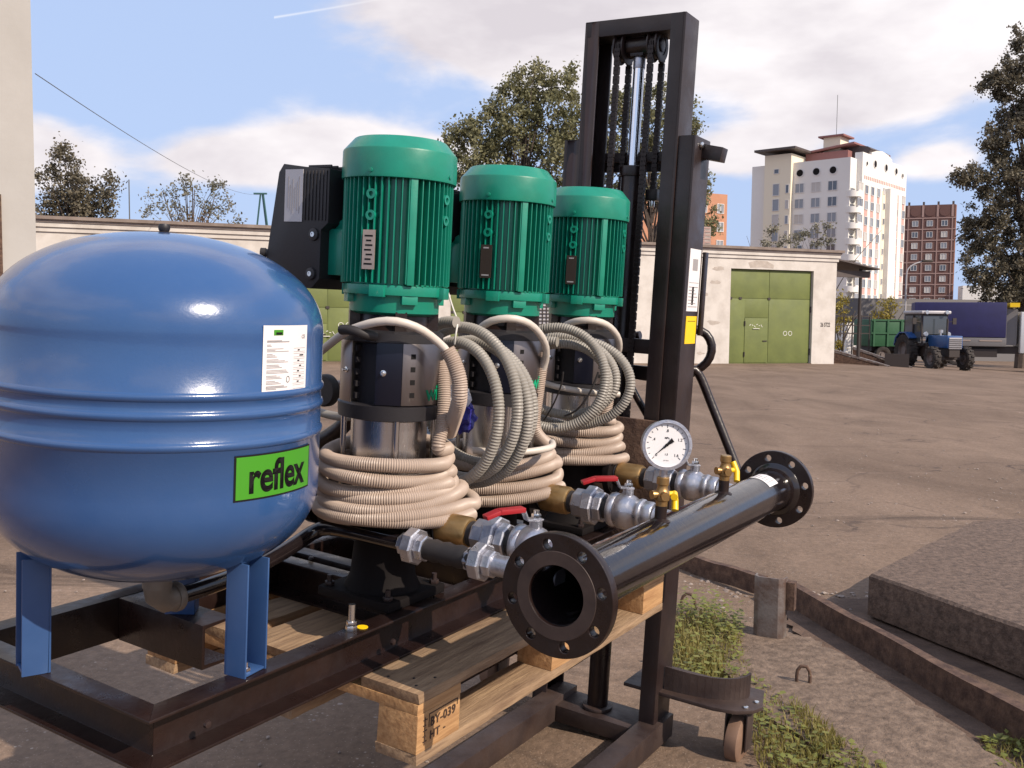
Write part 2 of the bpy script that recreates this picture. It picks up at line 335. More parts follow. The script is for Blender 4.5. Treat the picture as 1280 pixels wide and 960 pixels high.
def text_mesh(s, size, bold=0.0, extrude=0.0005, spacing=1.0, align='LEFT'):
    cu = bpy.data.curves.new('t', 'FONT'); cu.body = s; cu.size = size; cu.offset = bold; cu.extrude = extrude; cu.space_character = spacing; cu.align_x = align; cu.resolution_u = 6
    o = bpy.data.objects.new('t', cu); col.objects.link(o); dg = bpy.context.evaluated_depsgraph_get(); dg.update()
    me = bpy.data.meshes.new_from_object(o.evaluated_get(dg)); bpy.data.objects.remove(o); bpy.data.curves.remove(cu); return me
def text(name, s, size, mt, parent, fn, bold=0.0, spacing=1.0, sub=0.0):
    me = text_mesh(s, size, bold, .0004, spacing)
    if sub:
        bm = bmesh.new(); bm.from_mesh(me); bmesh.ops.triangulate(bm, faces=bm.faces); bmesh.ops.subdivide_edges(bm, edges=[e for e in bm.edges if e.calc_length() > sub], cuts=2); bm.to_mesh(me); bm.free()
    for v in me.vertices: v.co = fn(v.co.x, v.co.y, v.co.z)
    me.materials.clear(); me.materials.append(MATS[mt]); o = bpy.data.objects.new(name, me); col.objects.link(o); o.parent = parent; return o
def hexn(m, a, dirv, r, l, n=6):
    return m.prof(a, dirv, [(r * .93, 0), (r, .003), (r, l - .003), (r * .93, l)], n)

# ------------------------------------------------------------------ ground
def ground():
    def axis(lo, hi, c, fine, k=1.25):
        a = [c]; s = fine
        while a[-1] < hi: a.append(a[-1] + s); s *= k
        b = [c]; s = fine
        while b[-1] > lo: b.append(b[-1] - s); s *= k
        return sorted(set(b + a))
    xs = axis(-2500, 2500, .8, .12, 1.08); ys = axis(-300, 4500, 3.2, .12, 1.08); V = []; Fc = []
    for y in ys:
        for x in xs:
            d = math.hypot(x - .8, y - 3.2); n = .012 * math.sin(x * 2.1 + 1.3 * y) * math.sin(1.7 * y - x) * (1 if d < 30 else 0)
            n += rng.normal(0, .0035) if d < 9 else 0
            V.append((x, y, gz(x, y) + n))
    m = len(xs)
    for j in range(len(ys) - 1):
        for i in range(m - 1): Fc.append((j * m + i, j * m + i + 1, (j + 1) * m + i + 1, (j + 1) * m + i))
    q = MB(); q.v = V; q.f = Fc; q.mi = [0] * len(Fc)
    tag(q.build('ground', 'yard', smooth=180), kind='structure')
ground()

# ------------------------------------------------------------------ steel skid frame
def channel(m, a, b, opn, h=.0907, fl=.045, t=.007, mit=0):
    """U-channel from a to b (top outer line), web on the inner side, flanges reaching out towards opn"""
    a = Vector(a); b = Vector(b); d = (b - a).normalized(); o = Vector(opn); L_ = (b - a).length
    M = Matrix.Translation(a) @ Matrix((d, o, Vector((0, 0, 1)))).transposed().to_4x4()
    p = [(0, 0), (0, -t * .8), (-(fl - t), -t * 1.3), (-(fl - t), -h + t * 1.3), (0, -h + t * .8), (0, -h), (-fl, -h), (-fl, 0)]
    vs = [M @ Vector((x + (mit * -y if x == 0 else mit * y), y, z)) for x in (0, L_) for y, z in p]; n = len(p)
    m.add(vs, [tuple(range(n)), tuple(range(2 * n - 1, n - 1, -1))] + [(i + n, (i + 1) % n + n, (i + 1) % n, i) for i in range(n)])
    return m
X0, X1, YN, YF = -.7122, 1.02, -.1293, .4405
fr = thing('skid_frame', 'black welded channel-steel skid frame lying on the wooden pallet', 'steel frame', at(0, 0, -.09))
def fp(m, name, mt='black_paint', bev=.0012, par=None): m.v = [(x, y, z + .09) for x, y, z in m.v]; return m.build(name, mt, par or fr, 30, bev)
fp(channel(MB(), (X0, YN, 0), (X1, YN, 0), (0, -1, 0), mit=1), 'side_rail')
fp(channel(MB(), (X1, YF, 0), (X0, YF, 0), (0, 1, 0), mit=1), 'side_rail')
fp(channel(MB(), (X0, YF, -.0004), (X0, YN, -.0004), (-1, 0, 0), mit=1), 'end_rail')
fp(channel(MB(), (X1, YN, -.0004), (X1, YF, -.0004), (1, 0, 0), mit=1), 'end_rail')
# the stub under the third tank leg, web to the tank, and the beams under the pumps
fp(channel(MB(), (-.31, YF - .046, -.001), (-.31, .135, -.001), (1, 0, 0), fl=.075), 'leg_bracket')
for x in (.035, .16, .42, .62, .82):
    fp(channel(MB(), (x, YF - .046, -.001), (x, YN + .046, -.001), (-1, 0, 0) if x < .1 else (1, 0, 0)), 'cross_member')
for (x, y, big) in ((-.222, -.105, 1), (.55, -.105, 1), (-.60, -.129, 0), (-.12, -.1293, 0), (.09, .30, 0), (.085, .16, 0)):
    m = MB()
    if big:
        hexn(m, (x, y, .0), (0, 0, 1), .012, .012); m.cyl((x, y, .012), (x, y, .055), .0065, 14); hexn(m, (x, y, .013), (0, 0, 1), .0105, .008)
    else: m.prof((x, y, -.045 if y < 0 else .001), (0, -1, 0) if y < 0 else (0, 0, 1), [(.007, 0), (.006, .005), (0, .006)], 10)
    fp(m, 'bolt', 'bolt_zinc' if big else 'mast_paint', 0)
m = MB(); m.prof((-.192, -.108, .0005), (0, 0, 1), [(.0115, 0), (.0115, .0012)], 20); fp(m, 'yellow_dot', 'yellow_label', 0)

# ------------------------------------------------------------------ blue tank
TX, TY, TR = -.516, .107, .281
tk = thing('pressure_tank', 'blue domed pressure tank with green sticker on three steel legs', 'tank', at(TX, TY, 0))
prof = []
za, zs, zb, zl = .755, .592, .315, .150
for k in range(25):
    a = PI / 2 * k / 24; prof.append((TR * math.sin(a) ** .92, zs + (za - zs) * math.cos(a) ** 1.0))
def bead(z, h=.0040, wd=.0075): return [(TR + h * math.cos(q) ** 2, z + wd * math.sin(q)) for q in np.linspace(PI / 2, -PI / 2, 9)]
cyl_part = [(TR, zs - .004)] + bead(.4965) + bead(.4665) + [(TR, .45)] + bead(.4185) + [(TR, .33), (TR, zb + .004)]
prof += cyl_part
for k in range(1, 25):
    a = PI / 2 * k / 24; prof.append((TR * math.cos(a) ** .85, zb - (zb - zl) * math.sin(a)))
m = MB(); m.lathe(prof[::-1], 128, cap=False); m.build('shell', 'tank_blue', tk, 60)
m = MB(); m.prof((0, 0, za - .004), (0, 0, 1), [(.013, 0), (.013, .004), (.008, .006), (.0095, .009), (.0105, .014), (.0085, .019), (0, .020)], 20); m.build('valve_cap', 'black_plastic', tk)
def tl_leg(ang):
    h = MB(); wd, dp, t, r0 = .058, .045, .004, .182
    M = Matrix.Rotation(ang, 4, 'Z')
    h.box(r0, r0 + t, -wd / 2, wd / 2, 0, .215, M); h.box(r0 + t, r0 + dp, -wd / 2, -wd / 2 + t, 0, .20, M); h.box(r0 + t, r0 + dp, wd / 2 - t, wd / 2, 0, .20, M); h.box(r0 + t, r0 + dp - .002, -wd / 2 + t, wd / 2 - t, .001, .005, M)
    lg = h.build('leg', 'leg_blue', tk, 30, .0006)
    b = MB(); c = M @ Vector((r0 + .032, -.012 if ang < 0 else 0, .005)); hexn(b, c, (0, 0, 1), .009, .008); b.cyl(c + Vector((0, 0, .008)), c + Vector((0, 0, .018)), .005, 12); b.build('bolt', 'chrome', lg)
for a in (-82, 158, 38): tl_leg(rad(a))
# outlet elbow below the bottom dome
m = MB(); m.cyl((0, 0, .156), (0, 0, .116), .026, 28); m.tube([(0, 0, .120), (.002, 0, .102), (.012, 0, .090), (.028, 0, .087), (.04, 0, .087)], .025, 24)
m.prof((.034, 0, .087), (1, 0, 0), [(.027, 0), (.028, .003), (.028, .012), (.026, .015)], 24); m.build('outlet_elbow', 'cast_brown', tk)
# stickers lie on the shell
def patch(a0, a1, z0, z1, r, n=24, notch=False):
    h = MB(); vs = []; fs = []
    for k in range(n + 1):
        a = rad(a0 + (a1 - a0) * k / n); vs += [(r * math.cos(a), r * math.sin(a), z0), (r * math.cos(a), r * math.sin(a), z1)]
    for k in range(n): fs.append((2 * k, 2 * k + 2, 2 * k + 3, 2 * k + 1))
    return h.add(vs, fs)
lb = patch(-95.6, -73.0, .498, .610, TR + .0009); lb.build('data_label', 'sticker_white', tk, 90); lb = tk.children[-1]
def on(a_deg0, z0, r): return lambda x, y, z: Vector((r * math.cos(rad(a_deg0) + x / TR), r * math.sin(rad(a_deg0) + x / TR), z0 + y)) + Vector((0, 0, 0))
def strip(par, mt, a0, wd, z, h, r=TR + .0014, name='print_line'):
    p_ = patch(a0, a0 + math.degrees(wd / TR), z, z + h, r, 3); return p_.build(name, mt, par, 0)
strip(lb, 'logo_green', -91.2, .021, .594, .009, name='logo_mark'); strip(lb, 'print_black', -90.3, .014, .595, .004, TR + .0017, 'logo_mark')
zz = .587
for k, (wd, h) in enumerate(((.032, .0012), (.050, .0018), (0, 0), (.008, .001), (.010, .001), (0, 0), (.036, .001), (.018, .001), (.049, .0011), (0, 0), (.012, .001), (.018, .001), (.022, .001), (0, 0), (.025, .001), (.040, .001), (.048, .001), (0, 0), (.026, .001), (.028, .001), (.034, .001), (0, 0), (.044, .001), (.047, .001), (.05, .001), (0, 0), (.022, .001), (.030, .001), (.034, .001), (0, 0), (.019, .001), (.027, .001), (.032, .001), (0, 0), (.040, .0015), (.048, .0015), (.022, .0013))):
    zz -= .0022
    if wd: strip(lb, 'print_grey', -94.0, wd, zz, h)
for k in range(8):
    z = .566 - k * .0088
    for dz in (0, .0058): strip(lb, 'print_grey', -81.3, .034, z + dz, .0005)
    if k < 7: strip(lb, 'print_black', -79.0 + (k % 2) * 1.2, .012 if k == 1 else .006, z + .0018, .0022)
text('ce_mark', 'CE', .009, 'print_grey', lb, on(-76.8, .588, TR + .0014), .0001)
m = MB()
for k in range(20):
    a, b = 2 * PI * k / 20, 2 * PI * (k + 1) / 20
    f = on(-84.0, .521, TR + .0014); q = [f(.0042 * math.cos(a), .0055 * math.sin(a), 0), f(.0042 * math.cos(b), .0055 * math.sin(b), 0), f(.0033 * math.cos(b), .0045 * math.sin(b), 0), f(.0033 * math.cos(a), .0045 * math.sin(a), 0)]; m.add(q, [(0, 1, 2, 3)])
m.build('seal_mark', 'print_black', lb, 0)
bk = patch(-105.0, -67.8, .3275, .4025, TR + .0008); bd = bk.build('logo_sticker', 'print_black', tk, 90)
patch(-104.3, -68.5, .3305, .3995, TR + .0013).build('sticker_face', 'logo_green', bd, 90)
def refl(x, y, z): return Vector(((TR + .0019) * math.cos(rad(-100.0) + x / TR), (TR + .0019) * math.sin(rad(-100.0) + x / TR), .3405 + y * 1.20))
text('lettering', 'reflex', .060, 'print_black', bd, lambda x, y, z: refl(x * .985, y, z), .0016, .98, sub=.01)

# ------------------------------------------------------------------ pumps
def pump(label, plate, name='multistage_pump'):
    t = thing(name, label, 'pump', at(0, 0, 0), 'green-motor pumps on the skid')
    # base casting with ports
    m = MB(); m.box(-.10, .10, -.10, .10, .001, .022); m.build('base_plate', 'black_matte', t, 30, .004); bp = t.children[-1]
    for sx in (-1, 1):
        for sy in (-1, 1):
            q = MB(); hexn(q, (sx * .082, sy * .082, .022), (0, 0, 1), .011, .009); q.cyl((sx * .082, sy * .082, .03), (sx * .082, sy * .082, .045), .006, 10); q.build('bolt', 'mast_paint', bp)
    m = MB(); m.lathe([(.085, .022), (.072, .05), (.066, .12), (.080, .20), (.104, .215), (.104, .245), (.086, .25)], 36); m.prof((0, -.15, .178), (0, 1, 0), [(.036, 0), (.036, .30)], 24)
    for s in (-1, 1):
        m.prof((0, s * .13, .178), (0, s, 0), [(.062, 0), (.062, .018), (.04, .02)], 28)
        for a in (45, 135, 225, 315): hexn(m, (.05 * math.cos(rad(a)), s * .152, .178 + .05 * math.sin(rad(a))), (0, -s, 0), .010, .01)
    m.build('pump_casing', 'black_matte', t)
    m = MB(); m.lathe([(.083, .25), (.0835, .262), (.083, .27), (.083, .40)], 56); m.build('barrel', 'stainless', t)
    for a in (-132, -42, 48, 138):
        m = MB(); x, y = .099 * math.cos(rad(a)), .099 * math.sin(rad(a)); m.cyl((x, y, .235), (x, y, .405), .0062, 14); m.build('tie_rod', 'stainless', t)
    m = MB(); m.lathe([(.090, .398), (.112, .403), (.1135, .432), (.100, .436)], 40); m.build('lower_ring', 'black_plastic', t)
    m = MB(); m.lathe([(.092, .43), (.092, .57)], 40); 
    for k in range(5): m.box(.092, .1045, -.004, .004, .445 + k * .025, .457 + k * .025, Matrix.Rotation(rad(172), 4, 'Z'))
    core = m.build('coupling_core', 'black_plastic', t)
    m = MB(); m.lathe([(.100, .562), (.1095, .566), (.1095, .585), (.097, .590)], 40); m.build('upper_ring', 'black_plastic', t)
    def panel(a0, a1, r, mt, name, n):
        h = MB(); vs = []; ps = []
        for k in range(n + 1):
            a = rad(a0 + (a1 - a0) * k / n); ps.append((r * math.cos(a), r * math.sin(a)))
        inn = [(x * .975, y * .975) for x, y in ps]; h.prism(ps + inn[::-1], .436, .5655); return h.build(name, mt, t, 30, .0006)
    pr = panel(-129.5, -36, .1105, 'steel_panel', 'guard_panel', 18)
    pb = panel(-158, -130, .112, 'panel_blue', 'guard_panel', 1)
    panel(-222, -190, .1105, 'steel_panel', 'guard_panel', 8); panel(-30, 60, .1105, 'steel_panel', 'guard_panel', 18)
    for a in (-150, -200):
        m = MB(); d = (math.cos(rad(a)), math.sin(rad(a)), 0); m.prof((d[0] * .108, d[1] * .108, .503), d, [(.007, 0), (.0065, .004), (.003, .005), (.003, .012), (0, .012)], 14); m.build('screw', 'bolt_zinc', pb)
    for k in range(4):
        m = MB(); M = Matrix.Rotation(rad(-117.5), 4, 'Z'); m.box(.1098, .1112, -.0052, .0052, .534 - k * .027, .5445 - k * .027, M); m.build('slot', 'print_black', pr, 0)
    text('lettering', 'wilo', .046, 'wilo_green', pr, lambda x, y, z: Vector((.1112 * math.cos(rad(-99) + x / .1112), .1112 * math.sin(rad(-99) + x / .1112), .447 + y)), .0012, .95)
    # lantern and motor
    m = MB(); m.lathe([(.088, .588), (.076, .60), (.074, .63)], 32)
    for a in (-132, -42, 48, 138): m.box(.074, .096, -.012, .012, .588, .63, Matrix.Rotation(rad(a), 4, 'Z'))
    m.build('lantern', 'black_paint', t)
    m = MB(); x, y = .07 * math.cos(rad(-128)), .07 * math.sin(rad(-128)); m.cyl((x, y, .600), (x, y, .625), .014, 18, .011); m.build('vent_plug', 'zinc', t)
    m = MB(); m.lathe([(.082, .622), (.0965, .6275), (.0965, .664), (.110, .664), (.110, .684), (.1, .686)], 56)
    for a in (-124, -34, 56, 146): m.box(.085, .1075, -.017, .017, .646, .664, Matrix.Rotation(rad(a), 4, 'Z'))
    for a in (-160, -75, 15, 105): m.box(.100, .119, -.016, .016, .660, .684, Matrix.Rotation(rad(a), 4, 'Z'))
    mf = m.build('motor_flange', 'motor_green', t, 30, .001)
    m = MB(); m.lathe([(.100, .684), (.100, .925)], 48); mh = m.build('motor_housing', 'motor_green', t)
    fin = None
    for k in range(51):
        a = k * 360 / 51 + 3.5
        if fin is None:
            f = MB(); f.prism([(.098, -.0020), (.1165, -.0010), (.1165, .0010), (.098, .0020)], .688, .916); fin = f.build('cooling_fin', 'motor_green', mh, 0, 0)
        else: fin = fin.copy(); col.objects.link(fin); fin.parent = mh
        fin.rotation_euler = (0, 0, rad(a))
    for a in (-126, -36, 54, 144): m = MB(); m.box(.098, .118, -.0075, .0075, .686, .914, Matrix.Rotation(rad(a), 4, 'Z')); m.build('housing_rib', 'motor_green', mh, 30, .001)
    for a in (-170, -83):
        for z in (.825, .868):
            m = MB(); d = (math.cos(rad(a)), math.sin(rad(a)), 0); m.prof((d[0] * .098, d[1] * .098, z), d, [(.0115, 0), (.0105, .0205), (.0052, .0205), (.005, .014), (0, .014)], 18); m.build('lifting_boss', 'motor_green', mh)
    m = MB(); m.box(.1172, .1188, -.0145, .0145, .715, .795, Matrix.Rotation(rad(-170), 4, 'Z')); npl = m.build('name_plate', plate, mh, 0)
    for k in range(7 if plate == 'plate_steel' else 2):
        m = MB(); M = Matrix.Rotation(rad(-170), 4, 'Z'); z = .724 + k * .0095 if plate == 'plate_steel' else .72 + k * .066
        m.box(.1186, .1192, -.010 + .002 * (k % 3), .009 - .003 * (k % 2), z, z + .0035, M); m.build('print_line', 'print_black' if plate == 'plate_steel' else 'plate_grey', npl, 0)
    m = MB(); m.lathe([(.115, .914), (.1215, .915), (.1222, .920), (.1215, .982), (.119, .9865), (.098, 1.008), (.090, 1.0115), (0, 1.0125)], 16 if False else 20, Matrix.Rotation(rad(2), 4, 'Z'))
    m = MB(); m.lathe([(.114, .902), (.1215, .903), (.1222, .908), (.1215, .959), (.1205, .9625)], 72, cap=False); m.lathe([(.1205, .9625), (.0985, .988), (.096, .9895), (0, .991)], 72)
    fc = m.build('fan_cowl', 'motor_green', t, 25)
    for a in (-170, -83, 10, 100):
        m = MB(); d = (math.cos(rad(a)), math.sin(rad(a)), 0); m.prof((d[0] * .1215, d[1] * .1215, .915), d, [(.005, 0), (.0045, .003), (0, .0035)], 12); m.build('screw', 'motor_green', fc)
    # frequency drive on the far side of the motor
    m = MB(); m.box(-.058, .058, .092, .150, .70, .80); m.bar((-.045, .10, .80), (-.045, .15, .775), .008, .05); m.build('drive_bracket', 'motor_green', t, 30, .002)
    m = MB(); pr_ = [(.142, .690), (.142, .795), (.122, .810), (.122, .925), (.190, .930), (.258, .938), (.272, .920), (.304, .73), (.296, .690), (.275, .672), (.165, .668)]
    n = len(pr_); vs = [(x, y, z) for x in (-.085, .085) for y, z in pr_]
    m.add(vs, [tuple(range(n)), tuple(range(2 * n - 1, n - 1, -1))] + [(i + n, (i + 1) % n + n, (i + 1) % n, i) for i in range(n)])
    for k in range(9): m.box(-.079 + k * .0195, -.0745 + k * .0195, .124, .19, .9280, .9345)
    for k in range(7): m.box(-.0875, -.084, .128 + k * .010, .1305 + k * .010, .815, .922)
    db = m.build('drive_box', 'black_plastic', t, 30, .006)
    m = MB(); m.box(-.0895, -.0862, .190, .300, .70, .935) if False else m.box(-.0872, -.0856, .197, .250, .812, .925); dl = m.build('drive_label', 'plate_grey', db, 0)
    for k in range(6):
        m = MB(); m.box(-.0877, -.0870, .2055 + k * .0066, .2075 + k * .0066, .830 + (k % 3) * .006, .910 - (k * 7 % 5) * .006); m.build('print_line', 'print_grey', dl, 0)
    for (y, z) in ((.16, .785), (.165, .700)):
        m = MB(); m.prof((-.084, y, z), (-1, 0, 0), [(.014, 0), (.013, .006), (.010, .007)], 18); m.build('screw_boss', 'black_plastic', db); m = MB(); m.prof((-.0905, y, z), (-1, 0, 0), [(.006, 0), (.0055, .002), (.003, .002), (.003, .001), (0, .001)], 14); m.build('screw', 'bolt_zinc', db)
    m = MB(); m.prof((-.07, .292, .742), (-.6, 1, 0), [(.009, 0), (.009, .02), (.011, .021), (.011, .032), (0, .034)], 16); m.build('cable_gland', 'black_rubber', db)
    return t
SP_ = .4352
pump('green-motor pump with black drive box standing next to the blue tank', 'plate_steel')
p2 = pump('middle of the three green-motor pumps, dark name plate', 'plate_dark'); p2.matrix_world = at(SP_, 0, 0)
copy_tree(p2, None, at(2 * SP_, 0, 0), 'green-motor pump with dark name plate standing next to the lift mast')

# ------------------------------------------------------------------ manifolds
def flange_mesh(R, bore, bcd, hole, n, th):
    cu = bpy.data.curves.new('c', 'CURVE'); cu.dimensions = '2D'; cu.fill_mode = 'BOTH'; cu.extrude = th / 2; cu.bevel_depth = .0015; cu.bevel_resolution = 1; cu.offset = -.0015
    def circ(x, y, r, k):
        s = cu.splines.new('POLY'); s.points.add(k - 1); s.use_cyclic_u = True
        for i in range(k): s.points[i].co = (x + r * math.cos(2 * PI * i / k), y + r * math.sin(2 * PI * i / k), 0, 1)
    circ(0, 0, R, 96); circ(0, 0, bore, 48)
    for k in range(n): a = 2 * PI * (k + .5) / n; circ(bcd * math.cos(a), bcd * math.sin(a), hole, 16)
    o = bpy.data.objects.new('c', cu); col.objects.link(o); dg = bpy.context.evaluated_depsgraph_get(); dg.update()
    me = bpy.data.meshes.new_from_object(o.evaluated_get(dg)); bpy.data.objects.remove(o); bpy.data.curves.remove(cu)
    me.materials.clear(); me.materials.append(MATS['black_paint']); me.polygons.foreach_set('use_smooth', [True] * len(me.polygons)); me.set_sharp_from_angle(angle=rad(30)); return me
MY, MZ, MR = -.5505, .1653, .057
U0, U1 = -.2067, 1.0805
flm = flange_mesh(.11, .0535, .090, .0095, 8, .018)
def manifold(y, label, name, s):
    t = thing(name, label, 'pipe', at(0, y, MZ - MR))
    zc = MR
    m = MB(); x0, x1 = U0 + .006, U1 - .006
    M = Matrix.Translation((x0, 0, zc)) @ Matrix.Rotation(PI / 2, 4, 'Y'); m.lathe([(.0525, 0), (MR, 0), (MR, x1 - x0), (.0525, x1 - x0)], 64, M, cap=False); m.lathe([(.0525, x1 - x0), (.0525, 0)], 64, M, cap=False)
    pipe = m.build('pipe', 'black_gloss', t)
    for x in (U0 + .009, U1 - .009):
        fo = bpy.data.objects.new('flange', flm); col.objects.link(fo); fo.parent = t; fo.matrix_local = Matrix.Translation((x, 0, zc)) @ Matrix.Rotation(PI / 2, 4, 'Y') @ Matrix.Rotation(rad(8), 4, 'Z')
        sgn = -1 if x < 0 else 1
        m = MB(); m.prof((0, 0, sgn * .0085), (0, 0, sgn), [(.0545, 0), (.0545, .0028), (.078, .0028), (.079, .0018), (.079, 0)], 64, cap=False); m.build('raised_face', 'raised_face', fo)
        m = MB(); m.prof((0, 0, -sgn * .007), (0, 0, -sgn), [(.078, 0), (.074, .006), (.062, .013), (.0575, .026)], 48, cap=False); m.build('weld_neck', 'black_gloss', fo)
    return t, zc, pipe
mf, zc, pipe = manifold(MY, 'long black discharge pipe with round bolt flanges and three valved branches', 'discharge_manifold', -1)
sf, _, _ = manifold(.60, 'black flanged suction pipe on the far side behind the pumps', 'suction_manifold', 1)
for k in range(3):
    m = MB(); x = k * SP_; m.cyl((x, -.05, zc + .013), (x, -.44, zc + .013), .030, 24); hexn(m, (x, -.30, zc + .013), (0, -1, 0), .045, .05); m.prof((x, -.385, zc + .013), (0, -1, 0), [(.03, 0), (.052, .006), (.052, .03), (.03, .034)], 28); m.build('branch_pipe', 'black_gloss', sf)
def branch(x, lever_turn):
    z = .178 - (MZ - MR); yo = -MY    # local y = skid y - MY
    m = MB(); m.prof((x, yo - .152, z), (0, -1, 0), [(.026, 0), (.030, .001), (.0345, .006), (.0345, .072), (.031, .078), (.026, .079)], 32); ck = m.build('check_valve', 'brass', mf)
    m = MB(); m.prof((x, yo - .150, z), (0, -1, 0), [(.03, 0), (.03, .012), (.024, .013)], 28); m.build('gasket_ring', 'zinc', ck)
    m = MB(); m.cyl((x, yo - .228, z), (x, yo - .250, z), .027, 24); m.build('nipple', 'black_rubber', mf)
    m = MB(); hexn(m, (x, yo - .246, z), (0, -1, 0), .036, .030, 8); m.prof((x, yo - .276, z), (0, -1, 0), [(.036, 0), (.046, .003), (.046, .007)], 8); hexn(m, (x, yo - .278, z), (0, -1, 0), .048, .026, 8); hexn(m, (x, yo - .304, z), (0, -1, 0), .037, .022, 8); m.build('pipe_union', 'zinc', mf, 20)
    m = MB(); m.cyl((x, yo - .32, z), (x, yo - .35, z), .0265, 24); m.build('nipple', 'black_rubber', mf)
    m = MB(); m.prof((x, yo - .342, z), (0, -1, 0), [(.030, 0), (.040, .001), (.042, .008), (.040, .015), (.038, .018), (.043, .026), (.044, .042), (.040, .056), (.034, .066), (.035, .074), (.037, .078), (.036, .084), (.031, .088)], 36); hexn(m, (x, yo - .428, z), (0, -1, 0), .034, .026, 8); m.cyl((x, yo - .384, z + .036), (x, yo - .384, z + .056), .013, 18); m.cyl((x, yo - .455, z), (x, yo - .505, z - .004), .024, 24)
    bv = m.build('ball_valve', 'zinc', mf)
    L_ = MB(); c = Vector((x, yo - .384, z + .056)); hexn(L_, c + Vector((0, 0, .003)), (0, 0, 1), .010, .010); L_.cyl(c, c + Vector((0, 0, .02)), .006, 12); L_.build('stem_nut', 'bolt_zinc', bv)
    d = Vector((math.cos(rad(lever_turn)), math.sin(rad(lever_turn)), 0)); L_ = MB()
    L_.bar(c + Vector((0, 0, .002)) - d * .012, c + Vector((0, 0, .002)) + d * .022, .022, .004); L_.bar(c + d * .021 + Vector((0, 0, .001)), c + d * .032 + Vector((0, 0, .024)), .020, .004); lv = L_.build('lever', 'zinc', bv, 30, .001)
    L_ = MB(); L_.bar(c + d * .030 + Vector((0, 0, .024)), c + d * .085 + Vector((0, 0, .022)), .023, .010); L_.bar(c + d * .084 + Vector((0, 0, .0225)), c + d * .115 + Vector((0, 0, .012)), .022, .009); L_.build('lever_grip', 'red_handle', lv, 30, .002)
for k, tr in enumerate((90 + 60, 90 + 42, 90 + 38)): branch(k * SP_, tr)
# sampling stubs on top of the pipe and the paper sticker near the far flange
for x in (.239, .631):
    m = MB(); m.cyl((x, 0, zc + MR - .004), (x, 0, zc + MR + .030), .013, 18); m.prof((x, 0, zc + MR - .003), (0, 0, 1), [(.022, 0), (.016, .004), (.013, .006)], 18); m.build('stub', 'black_paint', pipe)
def psurf(r): return lambda x, y: Vector((.880 + x, -r * math.sin(rad(-12) + y / MR) * -1 * -1, zc + r * math.cos(rad(-12) + y / MR)))
m = MB(); fsv = psurf(MR + .0008)
for k in range(9):
    a = k / 8 * .052; m.add([fsv(0, a), fsv(.075, a), fsv(.075, a + .0065), fsv(0, a + .0065)], [(0, 1, 2, 3)])
st = m.build('paper_sticker', 'sticker_white', pipe, 60)
fsv = psurf(MR + .0013)
for r_ in range(5):
    m = MB(); a = .008 + r_ * .009; m.add([fsv(.008, a), fsv(.06 - (r_ % 2) * .012, a), fsv(.06 - (r_ % 2) * .012, a + .0022), fsv(.008, a + .0022)], [(0, 1, 2, 3)]); m.build('print_line', 'print_grey', st, 0)
# tank connection: black pipe, two unions and a rubber hose into the discharge pipe
tcn = thing('tank_connection_pipe', 'thin black pipe with two zinc unions joining tank to discharge pipe', 'pipe', at(-.1, 0, .07))
def tp(x, y, z): return (x + .1, y, z - .07)
m = MB(); m.tube([tp(*q) for q in ((-.478, .107, .087), (-.40, .107, .088), (-.30, .107, .096), (-.20, .107, .116), (-.13, .107, .136), (-.108, .096, .148), (-.1, .07, .155), (-.1, 0, .158), (-.1, -.13, .158))], .0165, 18); m.build('pipe', 'black_gloss', tcn)
for y in (-.128, -.292):
    m = MB(); hexn(m, tp(-.1, y, .158), (0, -1, 0), .024, .018, 8); hexn(m, tp(-.1, y - .018, .158), (0, -1, 0), .038, .026, 8); hexn(m, tp(-.1, y - .044, .158), (0, -1, 0), .027, .020, 8); m.build('pipe_union', 'zinc', tcn, 20)
m = MB(); m.tube([tp(-.1, -.18 - .0138 * k, .158) for k in range(10)], .024, 20, corr=(.028, .003)); m.build('rubber_hose', 'black_rubber', tcn)
m = MB(); m.cyl(tp(-.1, -.35, .158), tp(-.1, -.500, .160), .021, 20); m.build('nipple', 'zinc', tcn)
# black capped stub showing behind the tank
cp = thing('capped_pipe_stub', 'black round pipe end cap showing between the tank and the first pump', 'pipe cap', at(.10, .295, .42))
m = MB(); m.prof((0, 0, 0), (1, 0, 0), [(0, 0), (.036, .001), (.040, .006), (.040, .022), (.030, .025)], 36); m.build('cap', 'black_rubber', cp)
m = MB(); m.tube([(.02, 0, 0), (.10, 0, -.002), (.17, .02, -.03), (.19, .10, -.12), (.19, .22, -.19), (.19, .28, -.21)], .022, 18); m.build('pipe', 'black_paint', cp)

